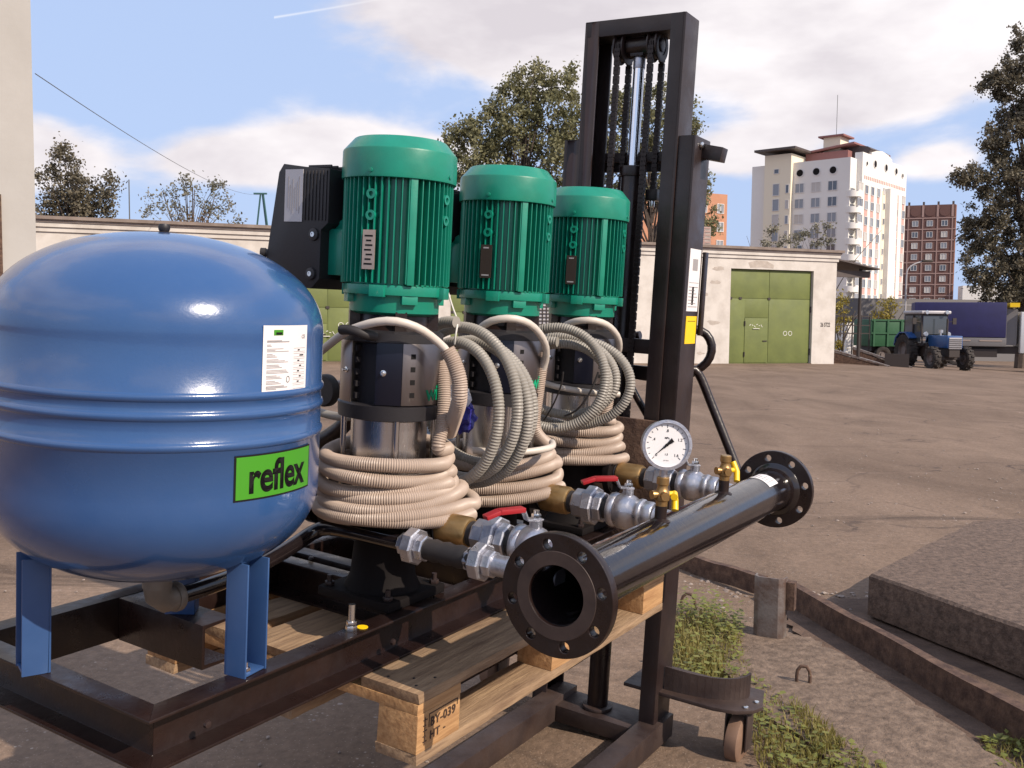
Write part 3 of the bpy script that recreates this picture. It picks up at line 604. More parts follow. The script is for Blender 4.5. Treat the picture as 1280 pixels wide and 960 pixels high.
# gauge and cocks
def cock(x, label, lever_up):
    t = thing('gauge_cock', label, 'valve', at(x, MY, MZ + MR + .028))
    m = MB(); m.lathe([(.010, 0), (.0125, .002), (.0125, .012), (.0155, .014), (.0165, .022), (.0155, .032), (.0125, .036), (.011, .042), (.011, .046), (.0135, .048), (.0135, .062), (.0115, .064)], 24); m.prof((0, 0, .026), (-.55, -.45, 0), [(.009, 0), (.009, .026)], 14); m.prof((0, 0, .026), (-.8, .55, 0), [(.008, 0), (.008, .018), (.0095, .019), (.0095, .026)], 14); m.build('body', 'brass', t)
    d = Vector((.85, -.52, 0)).normalized(); m = MB(); c = d * .014 + Vector((0, 0, .026)); m.cyl(c, c + d * .012, .006, 12)
    q = c + d * .012; zs_ = 1 if lever_up else -1
    m.tube([q + Vector((-.012, -.010, .004 * zs_)), q + d * .004, q + d * .012 + Vector((.006, .004, .006 * zs_)), q + d * .016 + Vector((.004, .008, -.016)), q + d * .012 + Vector((-.004, 0, -.036))] if not lever_up else [q + Vector((-.004, -.012, -.026)), q + d * .006 + Vector((0, 0, -.014)), q + d * .014 + Vector((0, 0, .002)), q + d * .010 + Vector((.004, .012, .018))], .0075, 12); m.build('lever', 'yellow_handle', t)
    return t
cock(.239, 'brass gauge cock with yellow lever below the round gauge', False)
cock(.631, 'brass cock with yellow lever next to the far pipe flange', True)
GC = Vector((.239, MY, .383)); fd = Vector((-.80, -.585, .08)).normalized()
g = thing('pressure_gauge', 'round white-faced pressure gauge with black needle on the discharge pipe', 'gauge', at(.239, MY, .312))
Mg = Matrix.Translation((0, 0, GC.z - .312)) @ fd.to_track_quat('Z', 'Y').to_matrix().to_4x4()
m = MB(); m.lathe([(.047, -.020), (.050, -.016), (.050, .010), (.053, .011), (.053, .016), (.0465, .0165), (.0465, .010)], 56, Mg, cap=False); m.lathe([(0, -.020), (.047, -.020)], 56, Mg, cap=False); m.cyl((0, 0, -.002), (0, 0, .024), .0085, 16); m.build('case', 'zinc', g)
m = MB(); m.lathe([(0, .0101), (.047, .0101)], 56, Mg, cap=False); dl = m.build('dial', 'dial', g)
def gt(s, size, x, y, bold=.0001):
    me = text_mesh(s, size, bold, .0001, 1, 'CENTER')
    for v in me.vertices: v.co = Mg @ Vector((v.co.x + x, v.co.y + y, .0106))
    me.materials.clear(); me.materials.append(MATS['print_black']); o = bpy.data.objects.new('number', me); col.objects.link(o); o.parent = dl
for k, s in enumerate(('0', '.4', '.8', '1.2', '1.6')):
    a = rad(225 - k * 67.5); gt(s, .0085, .030 * math.cos(a), .030 * math.sin(a) - .003)
gt('MPa', .006, 0, .0125); gt('1.5', .006, 0, -.022); gt('BY-010', .0035, 0, -.034, 0)
for k in range(17):
    a = rad(225 - k * 16.875); r0 = .036 if k % 2 == 0 else .039
    m = MB(); m.bar(Mg @ Vector((r0 * math.cos(a), r0 * math.sin(a), .0105)), Mg @ Vector((.0425 * math.cos(a), .0425 * math.sin(a), .0105)), .0011, .0005, fd); m.build('tick', 'print_black', dl, 0)
a = rad(222); dv = Vector((math.cos(a), math.sin(a), 0)); nv = Vector((-dv.y, dv.x, 0)); m = MB()
m.prism([tuple((dv * .034)[:2]), tuple((nv * .0022)[:2]), tuple((-dv * .010 + nv * .0032)[:2]), tuple((-dv * .016 + nv * .0052)[:2]), tuple((-dv * .017 - nv * .0052)[:2]), tuple((-dv * .010 - nv * .0032)[:2]), tuple((-nv * .0022)[:2])], .0125, .0135, Mg); m.prof(Mg @ Vector((0, 0, .010)), fd, [(.003, 0), (.003, .005), (0, .0052)], 14); m.build('needle', 'print_black', g, 0)

# ------------------------------------------------------------------ conduits and cables
def loops(cx, cy, spec, n=26):
    """spec: list of (radius x, radius y, z, dx, dy, tilt) one per turn, blended along the path"""
    P = []
    for i in range(len(spec) - 1):
        a0 = np.array(spec[i], float); a1 = np.array(spec[i + 1], float)
        for k in range(n):
            f = k / n; s = a0 + (a1 - a0) * f; th = 2 * PI * f + rad(-60)
            wb = .004 * math.sin(th * 2 + i * 1.7) + .0025 * math.sin(th * 3 + i * 2.9 + cx * 9)
            P.append((cx + s[3] + (s[0] + wb) * math.cos(th), cy + s[4] + (s[1] + wb) * math.sin(th), s[2] + s[5] * math.cos(th - rad(-50)) + .0035 * math.sin(th * 2 + i * 2.3 + cx * 7)))
    return P
def corrugated(name, label, cat, pts, r, mt, group=None, pitch=.0048, amp=.0016, extra=None):
    o = np.array(pts[0]); P = [tuple(np.array(p) - o) for p in pts]
    m = MB(); m.tube(P, r, 14, corr=(pitch, amp)); ob = m.build(name, mt, None, 25); ob.matrix_world = at(*o); return tag(ob, label, cat, group)
def coil_stack(cx, label, spec, riser):
    P = loops(cx, 0, spec); pre = [np.array(q) for q in riser]
    a = np.array(P[0]); pre2 = []
    return corrugated('conduit_coil', label, 'conduit', [tuple(q) for q in pre] + [tuple(q) for q in pre2] + P, .0155, 'conduit_beige', 'beige conduit coiled round the pump feet')
R_ = .134
s1 = [(R_, R_, .334, .002, .002, .003), (R_ + .002, R_, .306, -.003, 0, .003), (R_ + .005, R_ + .002, .278, -.002, .002, .004), (R_ + .004, R_ + .003, .252, 0, 0, .010), (.146, .138, .240, .004, -.004, .016), (.160, .148, .224, .014, -.008, .018), (.176, .162, .206, .024, -.012, .008), (.180, .165, .200, .026, -.012, .0)]
coil_stack(0, 'beige corrugated conduit coil round the pump next to the blue tank', s1, [tuple(SD(552, 452, 2.08)), tuple(SD(555, 490, 2.07)), tuple(SD(553, 530, 2.065)), tuple(SD(548, 560, 2.06))])
s2 = [(.142, .140, .286, 0, 0, .008), (.150, .148, .256, 0, 0, .018), (.158, .152, .228, .004, -.004, .024), (.164, .158, .200, .004, -.006, .022), (.172, .165, .178, .008, -.008, .018)]
coil_stack(SP_, 'beige corrugated conduit coil round the middle pump', s2, [tuple(SD(680, 440, 2.44)), tuple(SD(673, 490, 2.44)), tuple(SD(669, 535, 2.43))])
s3 = [(.112, .112, .318, .004, 0, .003), (.126, .124, .290, .008, -.004, .010), (.128, .128, .262, .004, 0, .010), (.134, .132, .236, .004, -.004, .012), (.148, .142, .212, .012, -.008, .008)]
coil_stack(2 * SP_, 'beige corrugated conduit coil round the pump next to the lift mast', s3, [tuple(SD(758, 470, 2.82)), tuple(SD(761, 498, 2.82)), tuple(SD(757, 522, 2.82))])
corrugated('conduit_end', 'short beige conduit end holding the white cable beside the first pump', 'conduit', [tuple(SD(*q)) for q in ((559, 437, 1.99), (567, 452, 1.99), (574, 475, 1.99), (574, 500, 2.0), (568, 522, 2.05), (562, 540, 2.12))], .0170, 'conduit_beige')
def hang(x, cy, cz, ry, rz, n, label, dx, ends=(0, 0), seed=1):
    r2 = random.Random(seed); P = []
    T_ = n * 26
    for k in range(T_ + 9):
        th = -2 * PI * k / 26 + rad(95 + ends[0]); i = k / 26; j = .055 * math.sin(i * 2.6 + seed); sag = .10 * (1 - math.sin(th)) * .5
        P.append((x + dx * (i - n / 2) + .022 * math.sin(th * 1.0 + seed) + sag * .35 * (i / n - .5), cy + (ry + j * .32 + .010 * i) * math.cos(th), cz + (rz + j * .4 - .006 * i) * math.sin(th)))
    return corrugated('conduit_hank', label, 'conduit', P, .0138, 'conduit_grey', 'grey conduit hanks hung between the pumps', .0072, .0018)
hang(.22, -.045, .408, .142, .182, 4, 'grey conduit hank hanging between the first and the middle pump', .028, (0, 0), 2)
hang(.655, -.060, .452, .125, .128, 4, 'grey conduit hank hanging between the middle pump and the last pump', .026, (0, 0), 5)
def cable(name, label, pts, r, mt, cat='cable', group=None):
    P = [SD(*q) for q in pts]; o = P[0]; m = MB(); m.tube([tuple(q - o) for q in P], r, 12); ob = m.build(name, mt, None, 60); ob.matrix_world = at(*o); return tag(ob, label, cat, group)
cable('white_cable', 'white cable arching over the first pump into a beige conduit', [(372, 462, 2.16), (400, 440, 2.09), (428, 418, 2.0), (447, 409, 1.96), (470, 402.5, 1.94), (498, 402, 1.93), (525, 411, 1.95), (548, 428, 1.98), (560, 441, 1.99), (568, 455, 1.99)], .0088, 'cable_white')
cable('white_cable', 'white cable arching over the middle pump coupling', [(585, 432, 2.42), (597, 413, 2.34), (616, 400.5, 2.30), (640, 398, 2.29), (662, 405, 2.32), (677, 421, 2.36), (683, 438, 2.40), (681, 455, 2.43), (676, 468, 2.44)], .0092, 'cable_white')
cable('white_cable', 'white cable arching over the coupling of the last pump', [(694, 420, 2.80), (705, 408, 2.72), (722, 401, 2.67), (742, 400.5, 2.66), (760, 407, 2.69), (772, 421, 2.73), (774, 436, 2.77), (769, 448, 2.80)], .0095, 'cable_white')
cable('white_cable', 'straight white cable end lying across the last pump barrel', [(668, 474, 2.66), (690, 482, 2.64), (715, 487, 2.64), (745, 491, 2.65), (774, 493, 2.67)], .0082, 'cable_white')
cable('white_cable', 'straight white cable end lying on the middle conduit coil', [(592, 563, 2.25), (620, 565, 2.24), (655, 565, 2.26), (683, 561, 2.29), (691, 557, 2.33), (690, 553, 2.37)], .0082, 'cable_white')
cable('grey_hose', 'thin grey hose running behind the tank towards the first pump', [(380, 507, 2.45), (405, 517, 2.42), (430, 521, 2.36), (450, 518, 2.28), (465, 512, 2.22)], .0105, 'conduit_grey', 'hose')
cable('black_strap', 'short black sleeve on the white cable beside the first pump', [(427, 412, 1.975), (440, 412.5, 1.955), (455, 418, 1.955), (470, 421, 1.97)], .0105, 'black_rubber', 'sleeve')
cable('hanging_string', 'pale string tying the grey conduit hank up to the first motor', [(559, 362, 2.26), (566, 385, 2.24), (572, 402, 2.20), (570, 415, 2.165), (568, 430, 2.18)], .0022, 'string', 'string')
cable('cable_tie', 'white cable tie round the far grey conduit hank', [(684, 424, 2.62), (682, 410, 2.62), (690, 404, 2.60), (694, 410, 2.60)], .0028, 'string', 'cable tie')
cable('cable_tie', 'long black cable tie across the far grey conduit hank', [(680, 525, 2.62), (692, 505, 2.58), (702, 480, 2.55), (704, 465, 2.54)], .0022, 'black_rubber', 'cable tie')
cable('cable_tie', 'black cable tie tail lying against the far hank loops', [(706, 520, 2.55), (722, 512, 2.52), (738, 490, 2.50), (748, 465, 2.49)], .0028, 'black_rubber', 'cable tie')
# plastic bag squeezed between the first two pumps
bp = thing('plastic_bag', 'crumpled white and dark blue plastic bag between the first two pumps', 'bag', at(*SD(576, 515, 2.28)))
def crumple(name, mt, c, sx, sz, seed):
    r2 = np.random.default_rng(seed); bm = bmesh.new(); bmesh.ops.create_icosphere(bm, subdivisions=3, radius=1)
    for v in bm.verts:
        n = 1 + .22 * math.sin(5 * v.co.x + seed) * math.sin(6 * v.co.z + 2 * v.co.y) + r2.normal(0, .06); v.co = Vector((v.co.x * sx * n + c[0], v.co.y * sx * n * .8 + c[1], v.co.z * sz * n + c[2]))
    me = bpy.data.meshes.new(name); bm.to_mesh(me); bm.free(); me.materials.append(MATS[mt]); o = bpy.data.objects.new(name, me); col.objects.link(o); o.parent = bp
crumple('bag_wrap', 'bag_white', (0, .01, .03), .034, .040, 3); crumple('bag_print', 'bag_blue', (.002, -.008, -.012), .034, .036, 8)

# ------------------------------------------------------------------ pallet
PX0, PX1, PY0, PY1, PT = -.205, .997, -.266, .536, -.0915
pl = thing('wooden_pallet', 'pale wooden pallet with burnt stamp carrying the skid frame', 'pallet', at(0, 0, PT - .144))
def plank(x0, x1, y0, y1, z0, z1, name, mt, seed):
    r2 = random.Random(seed); m = MB(); nx = max(2, int((x1 - x0) / .05)); ny = max(2, int((y1 - y0) / .05)) if (y1 - y0) > .3 else 1
    vs = []; fs = []
    def j(): return r2.uniform(-.0012, .0012)
    alongx = (x1 - x0) >= (y1 - y0); n = nx if alongx else ny; ring = []
    for k in range(n + 1):
        f = k / n
        if alongx: p = [(x0 + (x1 - x0) * f + (j() * 3 if k in (0, n) else 0), y, z) for y, z in ((y0, z0), (y1, z0), (y1, z1), (y0, z1))]
        else: p = [(x, y0 + (y1 - y0) * f + (j() * 3 if k in (0, n) else 0), z) for x, z in ((x0, z0), (x0, z1), (x1, z1), (x1, z0))]
        vs += [(a + (0 if alongx else j()), b + (j() if alongx else 0), c - abs(j())) for a, b, c in p]
    for k in range(n):
        for q in range(4): fs.append((k * 4 + q, k * 4 + (q + 1) % 4, k * 4 + 4 + (q + 1) % 4, k * 4 + 4 + q))
    fs += [(3, 2, 1, 0), (n * 4, n * 4 + 1, n * 4 + 2, n * 4 + 3)]; m.add(vs, fs)
    bmn = m.build(name, mt, pl, 30, .0015)
    me = bmn.data; bm = bmesh.new(); bm.from_mesh(me); bmesh.ops.recalc_face_normals(bm, faces=bm.faces); bm.to_mesh(me); bm.free(); return bmn
ys = [(PY0, PY0 + .145), (PY0 + .190, PY0 + .290), (PY0 + .3285, PY0 + .4735), (PY0 + .512, PY0 + .612), (PY1 - .145, PY1)]
for k, (a, b) in enumerate(ys): plank(PX0, PX1, a, b, .122, .144, 'deck_board', 'wood_weathered' if k != 4 else 'wood', k)
xs_ = [(PX0, PX0 + .145), (.3235, .4685), (PX1 - .145, PX1)]
for k, (a, b) in enumerate(xs_): plank(a, b, PY0 + .002, PY1 - .002, .1, .1218, 'cross_board', 'wood', 10 + k)
yb = [(PY0, PY0 + .1), (.0625, .2075), (PY1 - .1, PY1)]
first = None
for a, b in xs_:
    for c, d in yb:
        ob = plank(a + .002, b - .001, c + .001, d - .001, .022, .0998, 'block', 'wood_block' if c != PY0 else 'wood', int(100 * a + 7 * c) + 50)
        if first is None: first = ob
for k, (c, d) in enumerate(yb): plank(PX0, PX1, c, d, 0, .0218, 'bottom_board', 'wood_weathered', 30 + k)
def stamp(s, x, z, sz, bold=.0006): text('stamp', s, sz, 'ink', first, lambda a, b, c: Vector((PX0 + x + a, PY0 - .0012 - c * .2, z + b)), bold, 1.12)
stamp('BY-039', .040, .066, .026); stamp('HT', .040, .040, .024); stamp('-', .085, .042, .022)
for (x0, x1, z0, z1) in ((.036, .132, .092, .0935), (.036, .0372, .066, .092), (.131, .132, .080, .0935)):
    m = MB(); m.box(PX0 + x0, PX0 + x1, PY0 - .0012, PY0 + .0004, z0, z1); m.build('stamp', 'ink', first, 0)
for k in range(5):
    m = MB(); m.box(PX0 + .018, PX0 + .030 - (k % 2) * .004, PY0 - .0012, PY0 + .0004, .040 + k * .011, .0418 + k * .011); m.build('stamp', 'ink', first, 0)
m = MB(); m.box(PX0 + .022, PX0 + .0236, PY0 - .0013, PY0 + .0003, .034, .09); m.build('stamp', 'ink', first, 0)
for (x, y) in ((.03, .03), (.055, .055), (.085, .025), (.03, .10), (.56, .03), (.60, .06), (.585, .10)):
    m = MB(); m.prof((PX0 + x, PY0 + y, .1436), (0, 0, 1), [(.003, 0), (.003, .0012), (0, .0013)], 8); m.build('nail', 'dark_iron', pl)

# ------------------------------------------------------------------ pallet stacker (mast, cylinder, chains, carriage, base)
XM = 1.10; ZF = -.745
sk = thing('pallet_stacker', 'black hand pallet stacker with tall chain mast behind the pumps', 'stacker', at(XM, 0, ZF))
def S(m, name, mt='mast_paint', par=None, bev=.0015, sm=30):
    m.v = [(x - XM, y, z - ZF) for x, y, z in m.v]; return m.build(name, mt, par or sk, sm, bev)
def cchan(m, y, s, z0, z1, x0, dx, wd, t=.009):
    """upright C: web at y, flanges reaching towards -s"""
    m.box(x0, x0 + dx, min(y, y - s * t), max(y, y - s * t), z0, z1); m.box(x0, x0 + t, min(y - s * t, y - s * wd), max(y - s * t, y - s * wd), z0, z1); m.box(x0 + dx - t, x0 + dx, min(y - s * t, y - s * wd), max(y - s * t, y - s * wd), z0, z1); return m
for s in (1, -1):
    S(cchan(MB(), .168 * s, s, .10, 1.5375, XM, .105, .048), 'inner_column')
    S(cchan(MB(), .222 * s, s, ZF + .004, 1.178, XM + .006, .125, .0525), 'outer_column')
S(MB().box(XM + .001, XM + .104, -.1675, .1675, 1.490, 1.5385), 'top_bar')
for z, x in ((1.118, XM + .10), (.515, XM + .02), (.425, XM + .11)): S(MB().box(x, x + .02, -.165, .165, z, z + (.03 if z > 1 else .045)), 'mast_crossbar')
S(MB().box(XM + .132, XM + .140, -.2, .2, 1.09, 1.14), 'mast_crossbar')
YC = 0.0
S(MB().cyl((XM + .055, YC, ZF + .02), (XM + .055, YC, 1.072), .034, 32), 'lift_cylinder', 'black_paint'); cy = sk.children[-1]
S(MB().prof((XM + .055, YC, 1.065), (0, 0, 1), [(.039, 0), (.039, .03), (.02, .034)], 28), 'cylinder_head', 'black_paint', cy)
S(MB().cyl((XM + .055, YC, 1.07), (XM + .055, YC, 1.40), .0175, 28), 'piston_rod', 'chrome', bev=0); S(MB().cyl((XM + .055, YC, 1.395), (XM + .055, YC, 1.43), .019, 24), 'rod_end', 'zinc')
hb = MB(); hb.cyl((XM + .055, YC - .075, 1.462), (XM + .055, YC + .075, 1.462), .012, 18); hb.cyl((XM + .055, YC - .036, 1.462), (XM + .055, YC + .036, 1.462), .034, 28); hb.box(XM + .03, XM + .08, YC - .022, YC + .022, 1.43, 1.492); S(hb, 'pulley_head', 'black_paint')
for s in (1, -1):
    q = MB(); q.prof((XM + .055, YC + s * .040, 1.462), (0, s, 0), [(.050, 0), (.050, .005), (.038, .007), (.038, .025), (.050, .027), (.050, .033), (.030, .034), (.030, .031), (.020, .031), (.020, .036), (0, .036)], 40); S(q, 'chain_pulley', 'mast_paint')
def chain(y, x, z0, z1):
    m = MB(); z = z0; k = 0
    while z < z1:
        for yy in ((-.0075, -.0025, .0025, .0075) if k % 2 else (-.005, 0, .005)): m.box(x - .0062, x + .0062, y + yy - .0015, y + yy + .0015, z - .0045, z + .0185)
        m.cyl((x, y - .0098, z + .002), (x, y + .0098, z + .002), .0035, 8); z += .014; k += 1
    S(m, 'lift_chain', 'chain', bev=0)
for s in (1, -1):
    y_ = YC + s * .056
    chain(y_, XM + .098, 1.02, 1.46); chain(y_, XM + .013, .30, 1.46)
    S(MB().box(XM + .085, XM + .125, y_ - .02, y_ + .02, .995, 1.03), 'chain_anchor', 'black_paint'); S(MB().cyl((XM + .098, y_, .975), (XM + .098, y_, .998), .008, 10), 'anchor_bolt', 'bolt_zinc')
# carriage with forks in the pallet pockets
cg = MB(); cg.box(XM - .030, XM - .012, -.212, .212, -.16, .315); S(cg, 'carriage_plate', 'rust')
for y in (-.095, .135 + .215): S(MB().box(.02, XM - .031, y - .055, y + .055, PT - .116, PT - .052), 'fork', 'black_paint')
# base
for y in (-.205, .150): S(MB().box(-.02, XM + .13, y - .034, y + .034, ZF + .02, ZF + .095), 'base_leg', 'black_dusty')
S(MB().box(XM - .02, XM + .128, -.1695, .1145, ZF + .021, ZF + .075), 'base_beam', 'black_dusty')
S(MB().prof((XM + .055, YC, ZF + .076), (0, 0, 1), [(.05, 0), (.05, .010), (.036, .012)], 28), 'cylinder_foot', 'black_dusty')
for (x, y) in ((.12, -.205), (.12, .150)):
    q = MB(); q.prof((x, y - .022, ZF + .030), (0, 1, 0), [(.025, 0), (.028, .004), (.028, .04), (.025, .044)], 24); S(q, 'load_roller', 'black_rubber')
# rear outrigger: plate with curved fender and caster wheel, one per side
for s in (1, -1):
    xa, xb, ye = XM + .03, XM + .26, .525
    poly = [(xa, s * .10), (xa, s * .40), (xa + .02, s * .47), (xa + .06, s * .51), (xa + .10, s * ye), (xb, s * .49), (xb, s * .10)]
    if s > 0: poly = poly[::-1]
    S(MB().prism(poly[::-1], -.560, -.548), 'outrigger_plate', 'black_dusty')
    path = [(xa + .035 + .135 * (1 - math.cos(t_)) * .9, s * (.226 + .235 * math.sin(t_) ** .9), 0) for t_ in np.linspace(0, PI / 2 * 1.02, 16)]; m = MB()
    for i in range(15):
        a, b = Vector(path[i]), Vector(path[i + 1]); d = (b - a).normalized(); nn = Vector((-d.y, d.x, 0)) * .004
        h0, h1 = (.075 + .006 * math.sin(i / 15 * PI * -1) for i in (i, i + 1)); zb_ = -.5485
        m.add([(a - nn)[:2] + (zb_,), (a + nn)[:2] + (zb_,), (b + nn)[:2] + (zb_,), (b - nn)[:2] + (zb_,), (a - nn)[:2] + (zb_ + h0,), (a + nn)[:2] + (zb_ + h0,), (b + nn)[:2] + (zb_ + h1,), (b - nn)[:2] + (zb_ + h1,)], [(3, 2, 1, 0), (4, 5, 6, 7), (0, 1, 5, 4), (1, 2, 6, 5), (2, 3, 7, 6), (3, 0, 4, 7)])
    S(m, 'fender', 'black_dusty', bev=0)
    wy, wx = s * .455, XM + .13
    q = MB(); q.box(wx - .03, wx + .03, wy - .036, wy - .031, ZF + .05, -.565); q.box(wx - .03, wx + .03, wy + .031, wy + .036, ZF + .05, -.565); q.box(wx - .035, wx + .035, wy - .036, wy + .036, -.570, -.5605); cf = S(q, 'caster_fork', 'black_dusty')
    q = MB(); q.prof((wx, wy - .024, ZF + .078), (0, 1, 0), [(.03, 0), (.066, .002), (.075, .006), (.076, .024), (.075, .042), (.066, .046), (.03, .048)], 36); S(q, 'caster_wheel', 'wheel_tan', cf)
    for (x, y) in ((xa + .06, .485), (xa + .12, .50)): S(MB().prof((x, s * y, -.548), (0, 0, 1), [(.009, 0), (.008, .006), (0, .007)], 8), 'plate_bolt', 'bolt_zinc')
# steering handle behind the mast, brackets, stickers
q = MB(); q.tube([(XM + .14, -.13, .60), (XM + .20, -.205, .595), (XM + .215, -.238, .565), (XM + .215, -.243, .515), (XM + .21, -.215, .475), (XM + .20, -.15, .44), (XM + .2, 0, .43), (XM + .20, .05, .46), (XM + .20, .07, .50), (XM + .2, .05, .55), (XM + .2, 0, .565)], .014, 16); S(q, 'handle_loop', 'black_paint', bev=0)
q = MB(); q.tube([(XM + .14, -.12, .440), (XM + .18, -.19, .468), (XM + .20, -.215, .452), (XM + .21, -.26, .36), (XM + .213, -.31, .26), (XM + .215, -.36, .16), (XM + .215, -.385, .11)], .0145, 16); S(q, 'handle_bar', 'black_paint', bev=0)
q = MB(); q.tube([(XM + .18, .05, .45), (XM + .2, 0, .36), (XM + .21, -.06, .27), (XM + .21, -.12, .16)], .012, 12); S(q, 'handle_bar', 'black_paint', bev=0)
q = MB(); q.bar((XM + .085, -.222, 1.14), (XM + .085, -.285, 1.128), .045, .042); bk = S(q, 'side_bracket'); S(MB().prof((XM + .05, -.2225, 1.155), (0, -1, 0), [(.01, 0), (.009, .008), (0, .009)], 8), 'bracket_bolt', 'bolt_zinc', bk)
S(MB().box(XM + .134, XM + .16, -.232, -.222, .58, .84), 'side_strip', 'black_paint')
stk = S(MB().box(XM + .028, XM + .118, -.2235, -.2222, .655, .845), 'instruction_sticker', 'sticker_white', bev=0)
for k in range(7): S(MB().box(XM + .036, XM + .108 - (k % 3) * .012, -.2242, -.2233, .668 + k * .010, .6705 + k * .010), 'print_line', 'print_grey', stk, 0)
S(MB().box(XM + .035, XM + .112, -.2242, -.2233, .742, .7435), 'print_line', 'print_grey', stk, 0); S(MB().box(XM + .062, XM + .076, -.2242, -.2233, .675, .73), 'print_line', 'print_black', stk, 0)
S(MB().box(XM + .055, XM + .095, -.2242, -.2233, .78, .815), 'print_line', 'print_grey', stk, 0)
yl = S(MB().box(XM + .032, XM + .118, -.2235, -.2222, .555, .640), 'warning_sticker', 'yellow_label', bev=0); S(MB().box(XM + .045, XM + .108, -.2242, -.2233, .624, .6255), 'print_line', 'print_black', yl, 0)

# ------------------------------------------------------------------ garage row across the yard
GA = PW(1042, 459, 40.0); GB = PW(45, 450, 29.0)
ge = Vector((GA.x - GB.x, GA.y - GB.y, 0)).normalized(); grot = math.atan2(ge.y, ge.x)
ga = gz(GA.x, GA.y); RT = CAMZ + 2.89 - ga                     # roof height above the base
def gs(px):                                                       # distance along the front (negative: to the left of the right corner)
    d = Wm @ ray(px, 430); a = np.array([[ge.x, -d.x], [ge.y, -d.y]]); return float(np.linalg.solve(a, np.array([-GA.x, -GA.y]))[0])
def gzloc(s): p = GA + ge * s; return gz(p.x, p.y) - ga
def gzpx(px, py):                                                 # height on the front at a pixel
    s = gs(px); p = GA + ge * s; d = Wm @ ray(px, py); t = p.y / d.y; return CAMZ + d.z * t - ga
gr = thing('garage_row', 'long low white-plastered garage block with green steel gates', 'building', wat((GA.x, GA.y, ga), grot))
doors = [(gs(911.5), gs(1014.5), gzpx(960, 337)), (gs(371), gs(452), gzpx(410, 354)), (gs(563), gs(648), gzpx(580, 362)), (gs(130), gs(225), 2.9)]
doors.sort()
s_left = gs(-260); cuts = [s_left] + [q for d in doors for q in d[:2]] + [0.0]
wm = MB()
for i in range(0, len(cuts), 2): wm.box(cuts[i], cuts[i + 1], 0, .4, -2.5, RT - .42)
for d in doors: wm.box(d[0], d[1], .0005, .4, d[2], RT - .42)
wm.box(s_left, 0, .4, 7.5, -2.5, RT - .42); wl = wm.build('wall', 'plaster', gr, 0)
for k, (z0, z1, o, mt) in enumerate(((RT - .42, RT - .28, .05, 'plaster'), (RT - .28, RT - .14, .10, 'plaster'), (RT - .14, RT - .06, .14, 'brick_grey'), (RT - .06, RT + .04, .22, 'coping'))):
    MB().box(s_left, o, -o, 7.6, z0, z1).build('cornice' if k < 3 else 'roof_edge', mt, gr, 0)
rr = random.Random(4)
for k in range(26):                                               # fallen plaster patches: shallow, irregular, a few mm proud of the joint
    s = rr.uniform(gs(560), -.15) if k > 8 else rr.uniform(gs(880), -.1); z = rr.uniform(.1, RT - .6)
    if any(d[0] - .5 < s < d[1] + .5 and z < d[2] + .3 for d in doors): continue
    n = 11; r = rr.uniform(.06, .22); pts = [(s + r * 1.7 * rr.uniform(.5, 1) * math.cos(2 * PI * i / n), z + r * .6 * rr.uniform(.4, 1) * math.sin(2 * PI * i / n)) for i in range(n)]
    MB().add([(x, -.004, q) for x, q in pts], [tuple(range(n))]).build('plaster_patch', 'plaster_patch', wl, 0)
s0 = doors[-1]; MB().add([(s0[0] + .9 + x, -.004, s0[2] + .05 + z) for x, z in ((0, 0), (.5, .03), (1.1, 0), (1.15, .12), (.8, .28), (.3, .3), (-.1, .2))], [tuple(range(7))]).build('plaster_patch', 'plaster_patch', wl, 0)
text('number', '26 ST22', .24, 'dark_iron', wl, lambda x, y, z: Vector((-.75 + x * .62, -.006 - z, 1.55 + y)), .004)
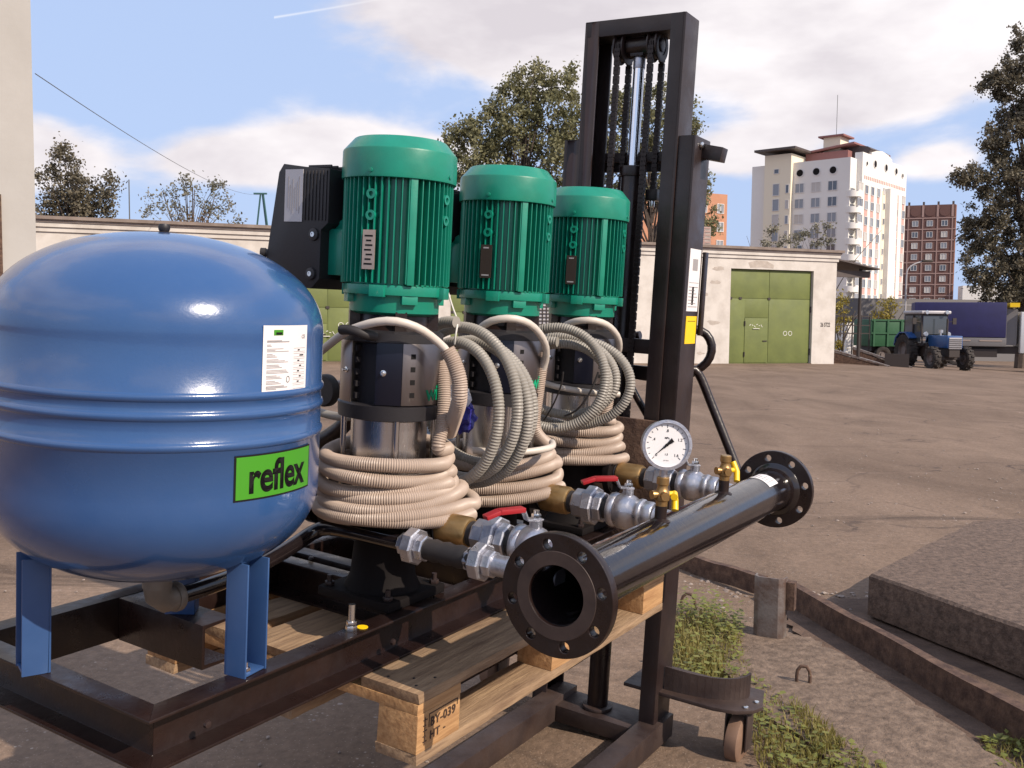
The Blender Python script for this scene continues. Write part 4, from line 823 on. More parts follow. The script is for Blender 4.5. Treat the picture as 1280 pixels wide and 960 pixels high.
for (a, b, h) in doors:
    zb = gzloc(b) + .03; dm = MB(); dm.box(a + .02, b - .02, .14, .18, zb, h - .02); dr = dm.build('gate', 'door_green', gr, 0); mid = (a + b) / 2 - .02 * (b - a)
    zt = zb + (h - zb) * .69
    for k, (x0, x1) in enumerate(((a + .05, mid - .015), (mid + .015, b - .05))):
        for (z0, z1) in ((zb + .04, zt - .015), (zt + .015, h - .05)):
            if k == 0 and z0 < zt - .5:
                wx0, wx1, wz = x0 + (x1 - x0) * .40, x1 - .03, z0 + (z1 - z0) * .70
                MB().box(x0, wx0 - .015, .125, .14, z0, z1).build('gate_panel', 'door_green', dr, 30, .004); MB().box(wx0 - .0145, x1, .125, .14, wz + .02, z1).build('gate_panel', 'door_green', dr, 30, .004)
                wk = MB().box(wx0, wx1, .112, .14, z0, wz).build('wicket_door', 'door_green', dr, 30, .004)
                MB().box(wx1 - .22, wx1 - .02, .085, .112, z0 + .85, z0 + .89).build('handle', 'dark_iron', wk, 0)
                for zz_ in (z0 + .25, wz - .3): MB().cyl((wx0 - .01, .105, zz_), (wx0 - .01, .105, zz_ + .18), .03, 8).build('hinge', 'dark_iron', wk)
                cw = MB()
                for j in range(6): cw.bar((wx0 + .22 + .11 * j, .111, wz - .30 + .04 * (j % 2)), (wx0 + .28 + .11 * j, .111, wz - .24 - .06 * (j % 3)), .02, .012, (0, -1, 0))
                cw.bar((wx0 + .38, .111, wz - .42), (wx0 + .68, .111, wz - .42), .02, .08, (0, -1, 0)); tag(cw.build('chalk_mark', 'chalk', wk, 0), kind='stuff')
            else: MB().box(x0, x1, .125, .14, z0, z1).build('gate_panel', 'door_green', dr, 30, .004)
    cw = MB(); xx = mid + (b - mid) * .4
    for j in range(2):
        for q in range(8): a0, a1 = 2 * PI * q / 8, 2 * PI * (q + 1) / 8; cw.bar((xx + .25 * j + .09 * math.cos(a0), .124, zb + 1.22 + .09 * math.sin(a0)), (xx + .25 * j + .09 * math.cos(a1), .124, zb + 1.22 + .09 * math.sin(a1)), .018, .018, (0, -1, 0))
    tag(cw.build('chalk_mark', 'chalk', dr, 0), kind='stuff')
    for x in (a + .1, a + .55, mid): MB().box(x - .06, x + .06, .10, .125, zt - .04, zt + .05).build('strap_hinge', 'dark_iron', dr, 0)
    for x in (a + .03, b - .03):
        for z in (zb + .35, zb + (h - zb) * .55): MB().cyl((x, .12, z), (x, .12, z + .25), .04, 8).build('hinge', 'dark_iron', dr)
    MB().box(a - .02, b + .02, -.002, .16, zb - .35, zb - .005).build('gate_sill', 'concrete_dark', gr, 0)
# barred window between the gates
xa, xb = gs(655), gs(699); za_, zb_ = gzpx(676, 412), gzpx(676, 372); wn = MB().box(xa, xb, -.03, .01, za_, zb_).build('window', 'plate_grey', gr, 0)
for k in range(9): x = xa + (xb - xa) * (k + .5) / 9; MB().box(x - .018, x + .018, -.06, -.03, za_, zb_).build('window_bar', 'dark_iron', wn, 0)
for k in range(9): z = za_ + (zb_ - za_) * (k + .5) / 9; MB().box(xa, xb, -.075, -.06, z - .018, z + .018).build('window_bar', 'dark_iron', wn, 0)

# grey brick lift house on the roof
bh = thing('brick_roof_house', 'small grey brick house standing up behind the white garage roof', 'building', wat((*PW(877, 300, 47).xy, 0), grot))
hw = MB().box(-1.3, .52, 0, 2, 2.5, 5.95).build('wall', 'brick_grey', bh, 0)
for r in range(20):
    for k in range(2): z = 4.2 + r * .087; MB().box(-.72 + k * .62 + (r % 2) * .3 - .3, -.15 + k * .62 + (r % 2) * .3 - .3, -.02, .0, z, z + .07).build('brick', 'bld_joint', hw, 0)
# canopy at the right end with its pole, loading ramps, railing
cn = thing('lean_to_canopy', 'dark sheet canopy on a thin pole at the garage end', 'canopy', wat((GA.x, GA.y, ga), grot))
q = MB(); q.add([(.05, .1, RT - .26), (2.35, .1, RT - .62), (2.6, 6, RT - .55), (.05, 6, RT - .2), (.05, .1, RT - .32), (2.35, .1, RT - .68), (2.6, 6, RT - .61), (.05, 6, RT - .26)], [(0, 1, 2, 3), (7, 6, 5, 4), (0, 4, 5, 1), (1, 5, 6, 2), (2, 6, 7, 3), (3, 7, 4, 0)]); q.build('roof_sheet', 'roof_metal', cn, 0)
MB().box(.05, 2.2, .5, .7, RT - 1.0, RT - .72).build('beam', 'roof_metal', cn, 0); MB().cyl((1.78, .6, -1.0), (1.78, .6, RT - .62), .07, 10).build('pole', 'dark_iron', cn)
for k, (x0, x1, y0) in enumerate(((1040, 1112, 41.0), (1066, 1140, 42.5))):
    a = PW(x0, 436 - 3 * k, y0 + .8); b = PW(x1, 461 - .5 * k, y0); d = (b - a); g_ = gz(b.x, b.y)
    rp = thing('loading_ramp', ['rusty loading ramp next to the garage corner', 'rusty loading ramp between the other ramp and the tractor'][k], 'ramp', wat((b.x, b.y, g_), math.atan2(d.y, d.x)), 'steel loading ramps')
    Lh = math.hypot(d.x, d.y); hh = a.z - g_
    q = MB(); q.add([(-Lh, -.35, hh), (0, -.35, .04), (0, .35, .04), (-Lh, .35, hh), (-Lh, -.35, hh - .12), (0, -.35, .0), (0, .35, .0), (-Lh, .35, hh - .12)], [(0, 1, 2, 3), (7, 6, 5, 4), (0, 4, 5, 1), (1, 5, 6, 2), (2, 6, 7, 3), (3, 7, 4, 0)]); q.build('track', 'galv', rp, 0)
    q = MB(); q.add([(-Lh, .30, hh - .13), (-.4, .30, .01), (-.4, .36, .01), (-Lh, .36, hh - .13), (-Lh, .30, -.15), (-.4, .30, -.1), (-.4, .36, -.1), (-Lh, .36, -.15)], [(0, 1, 2, 3), (7, 6, 5, 4), (0, 4, 5, 1), (1, 5, 6, 2), (2, 6, 7, 3), (3, 7, 4, 0)]); q.build('side_plate', 'rust', rp, 0)
    q = MB(); q.add([(-Lh, -.36, hh - .13), (-.4, -.36, .01), (-.4, -.30, .01), (-Lh, -.30, hh - .13), (-Lh, -.36, -.15), (-.4, -.36, -.1), (-.4, -.30, -.1), (-Lh, -.30, -.15)], [(0, 1, 2, 3), (7, 6, 5, 4), (0, 4, 5, 1), (1, 5, 6, 2), (2, 6, 7, 3), (3, 7, 4, 0)]); q.build('side_plate', 'rust', rp, 0)
    if k == 1: MB().box(-1.15, -.15, -.5, -.40, -.1, .62).build('end_plate', 'dark_iron', rp, 0)
a = PW(1043, 433, 47); b = PW(1086, 433, 48); g_ = gz(a.x, a.y); rl = thing('yard_railing', 'dark metal railing behind the loading ramps', 'railing', wat((a.x, a.y, g_ )))
for k in range(5): p = (b - a) * (k / 4); MB().cyl((p.x, p.y, 0), (p.x, p.y, 2.25), .035, 8).build('post', 'dark_iron', rl)
for z in (2.2, 1.75, 1.35): MB().bar((0, 0, z), (b.x - a.x, b.y - a.y, z), .05, .05).build('rail', 'dark_iron', rl, 0)

# ------------------------------------------------------------------ left wall and far walls
wl0 = PW(45, 300, 13.0); lw = thing('beige_building', 'tall blank beige plastered building corner behind the blue tank', 'building', wat((wl0.x, wl0.y, gz(wl0.x, wl0.y)), rad(33)))
MB().box(-7, 0, 0, 5, -.3, 8.5).build('wall', 'plaster_beige', lw, 0)
dl_ = Matrix.Rotation(-rad(33), 4, 'Z') @ (PW(4, 290, 12.6) - Vector((wl0.x, wl0.y, 0))); MB().box(dl_.x - 1.0, dl_.x, -.06, .01, .3, 2.95).build('door', 'rust', lw, 0)
fw_ = PW(1030, 410, 72); fwall = MB().box(0, 22, 0, .4, -4, 3.15); fo = fwall.build('yard_wall', 'truck_grey'); fo.matrix_world = wat((fw_.x, fw_.y, 0), rad(8)); tag(fo, 'long grey concrete wall behind the blue truck', 'wall')
lo = PW(1058, 415, 66); q = MB().box(0, 1.65, 0, 1.5, -4, 1.30).build('white_shed', 'bld_white'); q.matrix_world = wat((lo.x, lo.y, 0), rad(8)); tag(q, 'low white shed wall behind the dark railing', 'shed')

# ------------------------------------------------------------------ far apartment blocks
def window(parent, x, z, wd, h, y=-.03, mull=1, name='window', mts=('win_frame', 'glass_dark')):
    mts = ('win_frame', rr.choice(('glass_dark', 'glass_dark', 'glass_mid', 'glass_mid', 'curtain'))); key = (round(wd, 2), round(h, 2), mull, mts); me = WIN.get(key)
    if me is None:
        m = MB(); t = .10; m.box(-wd / 2, -wd / 2 + t, -.08, .05, 0, h); m.box(wd / 2 - t, wd / 2, -.08, .05, 0, h); m.box(-wd / 2 + t, wd / 2 - t, -.08, .05, 0, t); m.box(-wd / 2 + t, wd / 2 - t, -.08, .05, h - t, h)
        for k in range(mull): xx = -wd / 2 + wd * (k + 1) / (mull + 1); m.box(xx - .05, xx + .05, -.06, .05, t, h - t)
        m.cur = 1; m.box(-wd / 2 + t, wd / 2 - t, -.02, .05, t, h - t); o = m.build(name, mts, parent, 0); WIN[key] = o.data
    else: o = bpy.data.objects.new(name, me); col.objects.link(o); o.parent = parent
    o.location = (x, y, z); return o
WIN = {}
def round_win(parent, x, z, r, y=-.02):
    m = MB(); m.prof((x, y, z), (0, -1, 0), [(r + .15, 0), (r + .15, .08), (r, .08)], 20); m.cur = 1; m.prof((x, y - .02, z), (0, -1, 0), [(r, 0), (r, .075)], 20); return m.build('round_window', ('win_frame', 'print_black'), parent)
wc = PW(1060, 300, 170); wb = thing('white_apartment_block', 'white nine-storey apartment block with round attic windows and dark red roofs', 'building', wat((wc.x, wc.y, 0), 0))
la = math.atan2(-.65, .76); W1 = 18.8; ZT = CAMZ + 29.0; FL = 2.8           # left facade runs along local -x after this turn
LF = thing('left', 'x', 'x'); LF.parent = wb
bpy.data.objects.remove(LF)
def sub(parent, M, mesh): mesh.matrix_local = M; return mesh
ML = Matrix.Rotation(la, 4, 'Z')             # local +x points from the left end to the near corner
q = MB().box(-W1, 0, 0, 25, -4, ZT).build('wall', 'bld_white', wb, 0, M=ML); lfw = q
q = MB().box(-W1 + 3.0, -W1 + 8.2, -1.0, 24, -4, ZT + 1.6).build('stair_tower', 'bld_yellow', wb, 0, M=ML); stt = q
for fl in range(10):
    z = ZT - 5.6 - fl * FL
    for c, x in enumerate((-9.3, -6.2, -3.1)): window(lfw, x, z, 1.75, 1.75)
    window(stt, -W1 + 5.4, z - .3, 1.3, 2.2, -1.03, 0); window(stt, -W1 + 7.6, z, .7, 1.6, -1.03, 0)
for x in (-9.3, -6.2, -3.1): round_win(lfw, x, ZT - 2.0, .62)
window(stt, -W1 + 5.4, ZT - 1.9, 1.0, .9, -1.03, 0)
# right facade, seen along its length
MR_ = ML @ Matrix.Rotation(PI / 2, 4, 'Z')   # +x runs along the right facade away from the corner, -y outwards
rf = MB().box(3.0, 26, -1.0, .4, -4, ZT + 1.2).build('front_wall', 'bld_white', wb, 0, M=MR_)
for k, (x0, x1, mt, o) in enumerate(((4.4, 6.0, 'bld_pink', 1.03), (7.4, 8.9, 'bld_pink', 1.03), (10.6, 11.8, 'bld_pink', 1.03), (13.2, 14.8, 'bld_yellow', 1.06), (19.5, 22.0, 'bld_pink', 1.03), (24.0, 25.4, 'bld_pink', 1.03))): MB().box(x0, x1, -o, -1.001, -4, ZT - 4.6).build('facade_strip', mt, rf, 0)
MB().box(14.9, 18.8, -1.9, -1.001, -4, ZT - 4.0).build('stair_shaft', 'bld_white', rf, 0)
for fl in range(10):
    z = ZT - 6.0 - fl * FL
    for x in (5.2, 8.1, 11.2, 20.7, 24.7): window(rf, x, z, 1.5, 1.6, -1.05)
    window(rf, 14.0, z + .8, .9, 1.2, -1.08, 0)
    bal = MB(); bal.prof((1.4, 0, z - .9), (0, 0, 1), [(1.55, 0), (1.55, 1.1), (1.5, 1.1)], 20); bo = bal.build('balcony', 'bld_white', lfw if False else wb, 40, M=MR_)
    window(rf, 1.5, z + .2, 2.3, 1.5, -1.35, 2)
for k, (x, r) in enumerate(((5.0, .5), (9.0, 1.0), (14.6, 1.0), (20.0, .9), (23.6, .6))): round_win(rf, x, ZT - .6 + (.4 if r > .8 else 0), r * .62, -1.03)
for k in range(24): MB().box(4.0 + k * .9, 4.45 + k * .9, -1.06, -1.001, ZT - 3.4, ZT - 2.8).build('facade_tile', 'bld_pink', rf, 0)
q = MB().prism([(7.5, 0), (18, 0), (18, .5), (16, 1.1), (13, 1.4), (10, 1.1), (7.5, .5)], -.4, .9); q.v = [(x, -z - .0, y + ZT + 1.2) for x, y, z in q.v]; q.build('gable', 'bld_white', wb, 0, M=MR_)
q = MB().box(-W1 + 1.5, -W1 + 9.5, -2.4, 12, ZT + 2.2, ZT + 2.6); q.v = [(x, y, z + .30 * (1 - abs((x + W1 - 5.5) / 4.0)) * 2.5) for x, y, z in q.v]; q.build('roof', 'roof_metal', wb, 0, M=ML)
MB().box(-W1 + 8.3, -2.5, 5, 22, ZT, ZT + 2.2).build('attic', 'roof_red', wb, 0, M=ML); q = MB().box(-W1 + 8.2, -1.2, 4.4, 23, ZT + 2.2, ZT + 2.5); q.v = [(x, y, z + .10 * (x + W1 - 8.2)) for x, y, z in q.v]; q.build('roof', 'roof_red', wb, 0, M=ML)
q = MB().prism([(-3.6, 0), (-.6, 0), (.9, 2.4), (.3, 2.9), (-3.6, 3.6)], 7, 17); q.v = [(x, z, y + ZT - .1) for x, y, z in q.v]; q.build('roof', 'roof_metal', wb, 0, M=ML)
lh = MB().box(-7.6, -4.4, 6, 10, ZT + 2.4, ZT + 5.0).build('lift_house', 'bld_yellow', wb, 0, M=ML); MB().box(-8.4, -3.6, 5.4, 10.6, ZT + 5.0, ZT + 5.3).build('roof', 'roof_red', wb, 0, M=ML)
MB().cyl((-6, 8, ZT + 5), (-6, 8, ZT + 13.0), .05, 6).build('antenna', 'pole_steel', wb, M=ML)
bc = PW(1193, 300, 240); bb = thing('brown_apartment_block', 'dark brown panel apartment block with pale joints behind the white one', 'building', wat((bc.x, bc.y, 0), 0))
ZB = CAMZ + 29.6; MBL = Matrix.Rotation(math.atan2(-.38, .92), 4, 'Z'); bw = MB().box(-22, 0, 0, 14, -4, ZB).build('wall', 'bld_brown', bb, 0, M=MBL); ew = MB().box(.001, .25, .3, 13.7, -4, ZB - .1).build('end_wall', 'bld_orange', bb, 0, M=MBL)  # end wall: the sunlit look of this side is put into its lighter colour
for fl in range(11):
    z = ZB - 3.3 - fl * 2.78; MB().box(-22, .26, -.10, 13.8, z - .13, z + .13).build('panel_joint', 'bld_joint', bw, 0)
    for c in range(6): window(bw, -2.4 - c * 3.4, z - 2.05, 1.45, 1.45)
for c in range(7): MB().box(-.75 - c * 3.4, -.5 - c * 3.4, -.11, .02, -4, ZB - 3.2).build('panel_joint', 'bld_joint', bw, 0)
for c in range(6): m = MB(); m.prof((-2.4 - c * 3.4, -.02, ZB - 1.6), (0, -1, 0), [(1.25, 0), (1.25, .1)], 20); m.build('attic_arch', 'bld_brown', bw); MB().box(-.9 - c * 3.4, -.4 - c * 3.4, -.08, .02, ZB - 3, ZB).build('panel_joint', 'bld_joint', bw, 0); MB().box(-.8 - c * 3.4, -.3 - c * 3.4, 0, .5, ZB, ZB + .8).build('roof_vent', 'roof_metal', bw, 0)
pw_ = PW(1203, 370, 235); q = MB().box(0, 9, 0, 6, -4, 10.5).build('grey_tower_wall', 'bld_white'); q.matrix_world = wat((pw_.x, pw_.y, 0), rad(-15)); tag(q, 'low pale building between the brown block and the right tree', 'building')
oc = PW(908, 300, 150); ob = thing('orange_brick_block', 'orange brick apartment block edge peeping out beside the lift mast', 'building', wat((oc.x, oc.y, 0), rad(25)))
ow = MB().box(-16, 0, 0, 12, -4, CAMZ + 19.6).build('wall', 'bld_orange', ob, 0)
for fl in range(8):
    for x in (-1.3, -4.5, -7.7): window(ow, x, CAMZ + 16.6 - fl * 2.8, 1.3, 1.5)

# ------------------------------------------------------------------ yard vehicles
def wheel(parent, c, r, wd, lug=14):
    t = MB(); M = Matrix.Translation(c) @ Matrix.Rotation(PI / 2, 4, 'X'); t.lathe([(r * .55, -wd * .42), (r * .72, -wd * .5), (r * .93, -wd * .5), (r, -wd * .36), (r, wd * .36), (r * .93, wd * .5), (r * .72, wd * .5), (r * .55, wd * .42)], 36, M, cap=False); ty = t.build('wheel', 'tyre', parent, 35)
    q = MB()
    for k in range(lug):
        a = 2 * PI * k / lug; q.box(r - .01, r + .045, -wd * .47, 0, -.035, .035, M @ Matrix.Rotation(a, 4, 'Z') @ Matrix(((1, 0, 0, 0), (0, 0, 1, 0), (0, -1, 0, 0), (0, 0, 0, 1)))); q.box(r - .01, r + .045, 0, wd * .47, -.035, .035, M @ Matrix.Rotation(a + PI / lug, 4, 'Z') @ Matrix(((1, 0, 0, 0), (0, 0, 1, 0), (0, -1, 0, 0), (0, 0, 0, 1))))
    tag(q.build('tyre_lugs', 'tyre', ty, 0), kind='stuff'); q = MB(); q.lathe([(0, -wd * .30), (r * .25, -wd * .32), (r * .30, -wd * .1), (r * .5, -wd * .15), (r * .57, -wd * .42), (r * .57, wd * .42), (r * .5, wd * .15), (r * .30, wd * .1), (r * .25, wd * .32), (0, wd * .30)], 28, M, cap=False); q.build('rim', 'rim_grey', ty); return ty
C = PW(1152, 458, 47); tg = gz(C.x, C.y); tr = thing('tractor', 'blue wheeled farm tractor with white cab roof beside the ramps', 'tractor', wat((C.x, C.y, tg), math.atan2(-.996, .087)))
for s in (1, -1):
    wheel(tr, (0, s * .82, .80), .80, .46, 16); wheel(tr, (2.45, s * .80, .52), .52, .32, 13)
    MB().prism([(-.85, 1.05), (-.72, 1.45), (-.3, 1.72), (.3, 1.72), (.72, 1.45), (.66, 1.40), (.27, 1.66), (-.28, 1.66), (-.66, 1.40), (-.79, 1.03)], s * .56, s * 1.06, Matrix(((1, 0, 0, 0), (0, 0, 1, 0), (0, 1, 0, 0), (0, 0, 0, 1)))).build('fender', 'tractor_blue', tr, 0)
MB().box(-.6, 1.3, -.5, .5, .55, 1.15).build('gearbox', 'dark_iron', tr, 0, .04); MB().box(1.2, 2.9, -.26, .26, .58, 1.0).build('engine', 'dark_iron', tr, 0, .03); MB().box(2.35, 2.55, -.75, .75, .45, .62).build('front_axle', 'dark_iron', tr, 0, .03)
hd = MB().box(1.18, 2.92, -.37, .37, 1.0, 1.58).build('hood', 'tractor_blue', tr, 30, .05); MB().box(2.921, 2.96, -.30, .30, .98, 1.50).build('grille', 'plate_grey', hd, 0)
for k in range(5): MB().box(2.96, 2.975, -.29, .29, 1.02 + k * .09, 1.06 + k * .09).build('grille_slat', 'print_black', hd, 0)
cb = MB()
for (x, y, x2) in ((1.12, .62, .98), (1.12, -.62, .98), (-.55, .66, -.5), (-.55, -.66, -.5), (.35, .70, .35), (.35, -.70, .35)): cb.bar((x, y, 1.1), (x2, y * .97, 2.55), .07, .07)
cb.box(-.55, 1.1, -.68, .68, 1.05, 1.2); cb.box(-.53, 1.05, -.68, .68, 2.50, 2.58); cf = cb.build('cab_frame', 'dark_iron', tr, 0)
MB().box(1.08, 1.09, -.58, .58, 1.62, 2.5).build('windscreen', 'glass_cab', cf, 0)
for s in (1, -1): MB().box(.40, 1.02, s * .66 - .006, s * .66 + .006, 1.25, 2.5).build('side_window', 'glass_cab', cf, 0); MB().box(-.48, .30, s * .665 - .006, s * .665 + .006, 1.7, 2.5).build('side_window', 'glass_dark', cf, 0)
MB().box(-.62, 1.22, -.74, .74, 2.585, 2.74).build('cab_roof', 'plate_grey', tr, 30, .06)
for s in (1, -1):
    q = MB(); q.prof((1.22, s * .5, 2.66), (1, 0, 0), [(.09, 0), (.10, .05), (.08, .07), (0, .07)], 14); q.build('work_light', 'bolt_zinc', tr); q = MB(); q.prof((1.24, s * .56, 1.62), (1, 0, 0), [(.10, 0), (.12, .10), (.10, .12), (0, .12)], 14); q.build('headlight', 'bolt_zinc', tr); MB().bar((1.0, s * .66, 2.2), (1.05, s * 1.0, 2.25), .03, .03).build('mirror_arm', 'dark_iron', tr, 0); MB().box(1.0, 1.06, s * 1.0 - .09, s * 1.0 + .09, 2.1, 2.4).build('mirror', 'dark_iron', tr, 0)
MB().cyl((1.7, .28, 1.5), (1.7, .28, 2.35), .045, 12).build('exhaust', 'dark_iron', tr); q = MB(); q.prof((2.0, -.2, 1.58), (0, 0, 1), [(.04, 0), (.04, .12), (.11, .13), (.11, .26), (0, .28)], 14); q.build('air_intake', 'bolt_zinc', tr)
T0 = PW(1141, 452, 56); T1 = PW(1256, 452, 54.5); tv = (T1 - T0); tg = gz(T0.x, T0.y); Lb = math.hypot(tv.x, tv.y)
tk2 = thing('tarp_truck', 'truck with dark blue tarpaulin body and white cab behind the tractor', 'truck', wat((T0.x, T0.y, tg), math.atan2(tv.y, tv.x)))
bx = MB().box(0, Lb, 0, 2.45, 1.62, 3.62).build('tarpaulin', 'truck_blue', tk2, 30, .06); MB().box(-.03, Lb + .03, -.03, 2.48, 1.12, 1.60).build('side_board', 'truck_grey', tk2, 30, .02)
for k in range(3): MB().box(.25 + k * Lb / 3, Lb / 3 - .2 + k * Lb / 3, -.045, -.028, 1.40, 1.48).build('side_stripe', 'plate_steel', tk2, 0)
MB().box(-.2, Lb + 2.6, .5, 1.9, .7, 1.1).build('chassis', 'dark_iron', tk2, 0); MB().box(1.2, Lb - .4, .1, 2.3, .5, .95).build('tank_box', 'dark_iron', tk2, 0)
for x in (1.1, 2.3, Lb + 1.9):
    for y in (.22, 2.2): wheel(tk2, (x, y, .50), .50, .3, 0)
cb2 = MB().prism([(Lb + .75, .75), (Lb + 2.9, .75), (Lb + 2.95, 1.9), (Lb + 2.55, 3.0), (Lb + .75, 3.1)], .05, 2.40, Matrix(((1, 0, 0, 0), (0, 0, 1, 0), (0, 1, 0, 0), (0, 0, 0, 1)))).build('cab', 'truck_white', tk2, 30, .06)
MB().box(Lb + 1.35, Lb + 2.45, .03, .049, 1.95, 2.75).build('cab_window', 'glass_cab', cb2, 0); MB().box(Lb + .15, Lb + .65, .02, 2.4, 3.36, 3.60).build('sun_visor_box', 'yellow_label', tk2, 0); MB().box(Lb + .02, Lb + .6, .3, 2.2, 1.2, 3.25).build('headboard', 'truck_grey', tk2, 0)
B0 = PW(1088, 440, 50); tg = gz(B0.x, B0.y); gt_ = thing('green_trailer', 'green ribbed farm trailer behind the tractor cab', 'trailer', wat((B0.x, B0.y, tg), rad(6)))
bo = MB().box(0, 2.6, 0, 2.0, .85, 2.25).build('body', 'trailer_green', gt_, 30, .03)
for k in range(4): MB().box(.1 + k * .75, .2 + k * .75, -.06, -.001, .85, 2.25).build('rib', 'trailer_green', bo, 0)
for z in (1.5, 2.18): MB().box(.0, 2.6, -.05, -.0005, z, z + .08).build('rib', 'trailer_green', bo, 0)
for x in (.7, 1.8): wheel(gt_, (x, .1, .42), .42, .25, 0); wheel(gt_, (x, 1.8, .42), .42, .25, 0)
MB().box(.2, 2.4, .3, 1.7, .6, .84).build('chassis', 'dark_iron', gt_, 0)
# lamp post, pylon, mast and wire
p = PW(1131, 400, 72); lp = thing('street_lamp', 'thin grey street lamp post in front of the brown block', 'street lamp', wat((p.x, p.y, gz(p.x, p.y)))); hz = PW(1131, 345, 72).z - gz(p.x, p.y)
MB().cyl((0, 0, 0), (0, 0, hz), .09, 10, .06).build('post', 'plate_grey', lp); q = MB(); q.tube([(0, 0, hz - .1), (.1, 0, hz + .5), (.6, 0, hz + .9), (1.3, 0, hz + 1.1)], .05, 8); q.build('arm', 'plate_grey', lp); MB().box(1.1, 1.9, -.15, .15, hz + 1.02, hz + 1.2).build('lamp_head', 'dark_iron', lp, 30, .04)
for z in (hz - 1.5, hz - 2.2): MB().box(-.55, .55, -.04, .04, z, z + .06).build('crossarm', 'plate_grey', lp, 0)
p = PW(332, 285, 62); py = thing('wire_pylon', 'dark green A-shaped wire pylon behind the low wall', 'pylon', wat((p.x, p.y, gz(p.x, p.y)))); tz = PW(328, 243, 62).z - gz(p.x, p.y)
for (x, y) in ((-.75, 0), (.35, .5), (.62, -.3)): MB().bar((x * 1.9, y * 2, 0), (-.22 + x * .12, 0, tz), .09, .09).build('leg', 'pylon_green', py, 0)
MB().box(-.75, .1, -.06, .06, tz - .02, tz + .08).build('cap', 'pylon_green', py, 0)
p = PW(162, 275, 50); q = MB().cyl((0, 0, 0), (0, 0, PW(162, 225, 50).z - gz(p.x, p.y)), .045, 8, .03).build('mast_pole', 'pole_steel'); q.matrix_world = wat((p.x, p.y, gz(p.x, p.y))); tag(q, 'thin bare pole between the two leafy trees behind the wall', 'pole')
a = PW(44, 92, 13.05); b = PW(326, 243, 62); q = MB(); q.tube([tuple((b - a) * f - Vector((0, 0, .5 * 4 * f * (1 - f)))) for f in np.linspace(0, 1, 40)], .0065, 6, smooth=False); o = q.build('overhead_wire', 'pole_steel'); o.matrix_world = wat(a); tag(o, 'thin overhead wire from the beige building to the green pylon', 'wire')

# ------------------------------------------------------------------ trees
def leaves(rs, pts, size, mtx=None):
    n = len(pts); d = rs.normal(size=(n, 3)); d /= np.linalg.norm(d, axis=1)[:, None]; e = rs.normal(size=(n, 3)); e -= d * (e * d).sum(1)[:, None]; e /= np.linalg.norm(e, axis=1)[:, None]
    s = size * rs.uniform(.6, 1.35, (n, 1)); V = np.stack([pts - e * s * .5, pts + d * s * .36, pts + e * s * .62, pts - d * s * .36], 1).reshape(-1, 3); return V, np.arange(4 * n).reshape(n, 4)
def foliage(name, parent, mt, V, Fq):
    me = bpy.data.meshes.new(name); me.vertices.add(len(V)); me.vertices.foreach_set('co', V.astype(np.float32).ravel()); me.loops.add(Fq.size); me.loops.foreach_set('vertex_index', Fq.ravel().astype(np.int32)); me.polygons.add(len(Fq)); me.polygons.foreach_set('loop_start', np.arange(0, Fq.size, 4, dtype=np.int32)); me.update(calc_edges=True); me.materials.append(MATS[mt]); o = bpy.data.objects.new(name, me); col.objects.link(o); o.parent = parent; return o
def tree(label, px, depth, lobes, mt, leaf, per, seed, trunk=.2, cat='tree', clump=.42, name='tree', stems=1, gap=1.0, dens=.62):
    rs = np.random.default_rng(seed); b = PW(px, 440, depth); g_ = gz(b.x, b.y); t = thing(name, label, cat, wat((b.x, b.y, g_))); o = np.array((b.x, b.y, g_)); C_ = []; k = depth / F
    for (x, y, r) in lobes:
        c = np.array(PW(x, y, depth)) - o; rr_ = r * k; n = max(3, int(dens * 5.5 * (rr_ / clump) ** 2 * .55))
        u = rs.normal(size=(n, 3)); u /= np.linalg.norm(u, axis=1)[:, None]; C_.append(c + u * rr_ * rs.uniform(.25, 1, (n, 1)) ** .5 * np.array((1, 1, 1)))
    C_ = np.vstack(C_); P_ = np.repeat(C_, int(per * 2.4), axis=0); P_ = P_ + rs.normal(size=P_.shape) * clump * rs.uniform(.4, 1.0, (len(P_), 1)) * .62
    foliage('crown', t, mt, *leaves(rs, P_, leaf * .62))
    top = C_[:, 2].max(); cx = C_.mean(0); q = MB(); tp = cx.copy(); tp[2] = C_[:, 2].min() + (top - C_[:, 2].min()) * .72
    for s in range(stems):
        sx = rs.normal(size=2) * (.15 if stems > 1 else 0); q.tube([(sx[0], sx[1], -.3), (sx[0] + tp[0] * .25, sx[1] + tp[1] * .25, tp[2] * .35), (tp[0] * .7 + sx[0] * 3, tp[1] * .7 + sx[1] * 3, tp[2] * .7), (tp[0] + sx[0] * 6, tp[1] + sx[1] * 6, tp[2])], trunk, 8, taper=(1, .25))
    q.build('trunk', 'bark', t)
    lb_ = MB()
    for i in rs.choice(len(C_), min(len(C_), 46), replace=False):
        c = C_[i]; f = np.clip((c[2] / tp[2]) * .6, .15, .8); s0_ = np.array((tp[0] * f * f * .8, tp[1] * f * f * .8, tp[2] * f)); mid = (s0_ + c) / 2 + np.array((0, 0, .12 * np.linalg.norm(c - s0_))); lb_.tube([tuple(s0_), tuple(mid), tuple(c)], trunk * .30, 5, taper=(1, .2))
    lb_.build('limbs', 'bark', t); return t
tree('olive poplar crown with small lower lobe seen left of the mast', 650, 50, [(580, 165, 26), (600, 185, 30), (565, 185, 16), (640, 130, 28), (665, 105, 24), (700, 110, 24), (690, 140, 34), (650, 165, 36), (720, 165, 36), (610, 150, 18), (635, 195, 40), (700, 205, 45), (590, 220, 35), (660, 250, 45), (648, 88, 9), (676, 88, 8), (710, 90, 9)], 'leaf_olive', .25, 32, 11, .22, dens=.95)
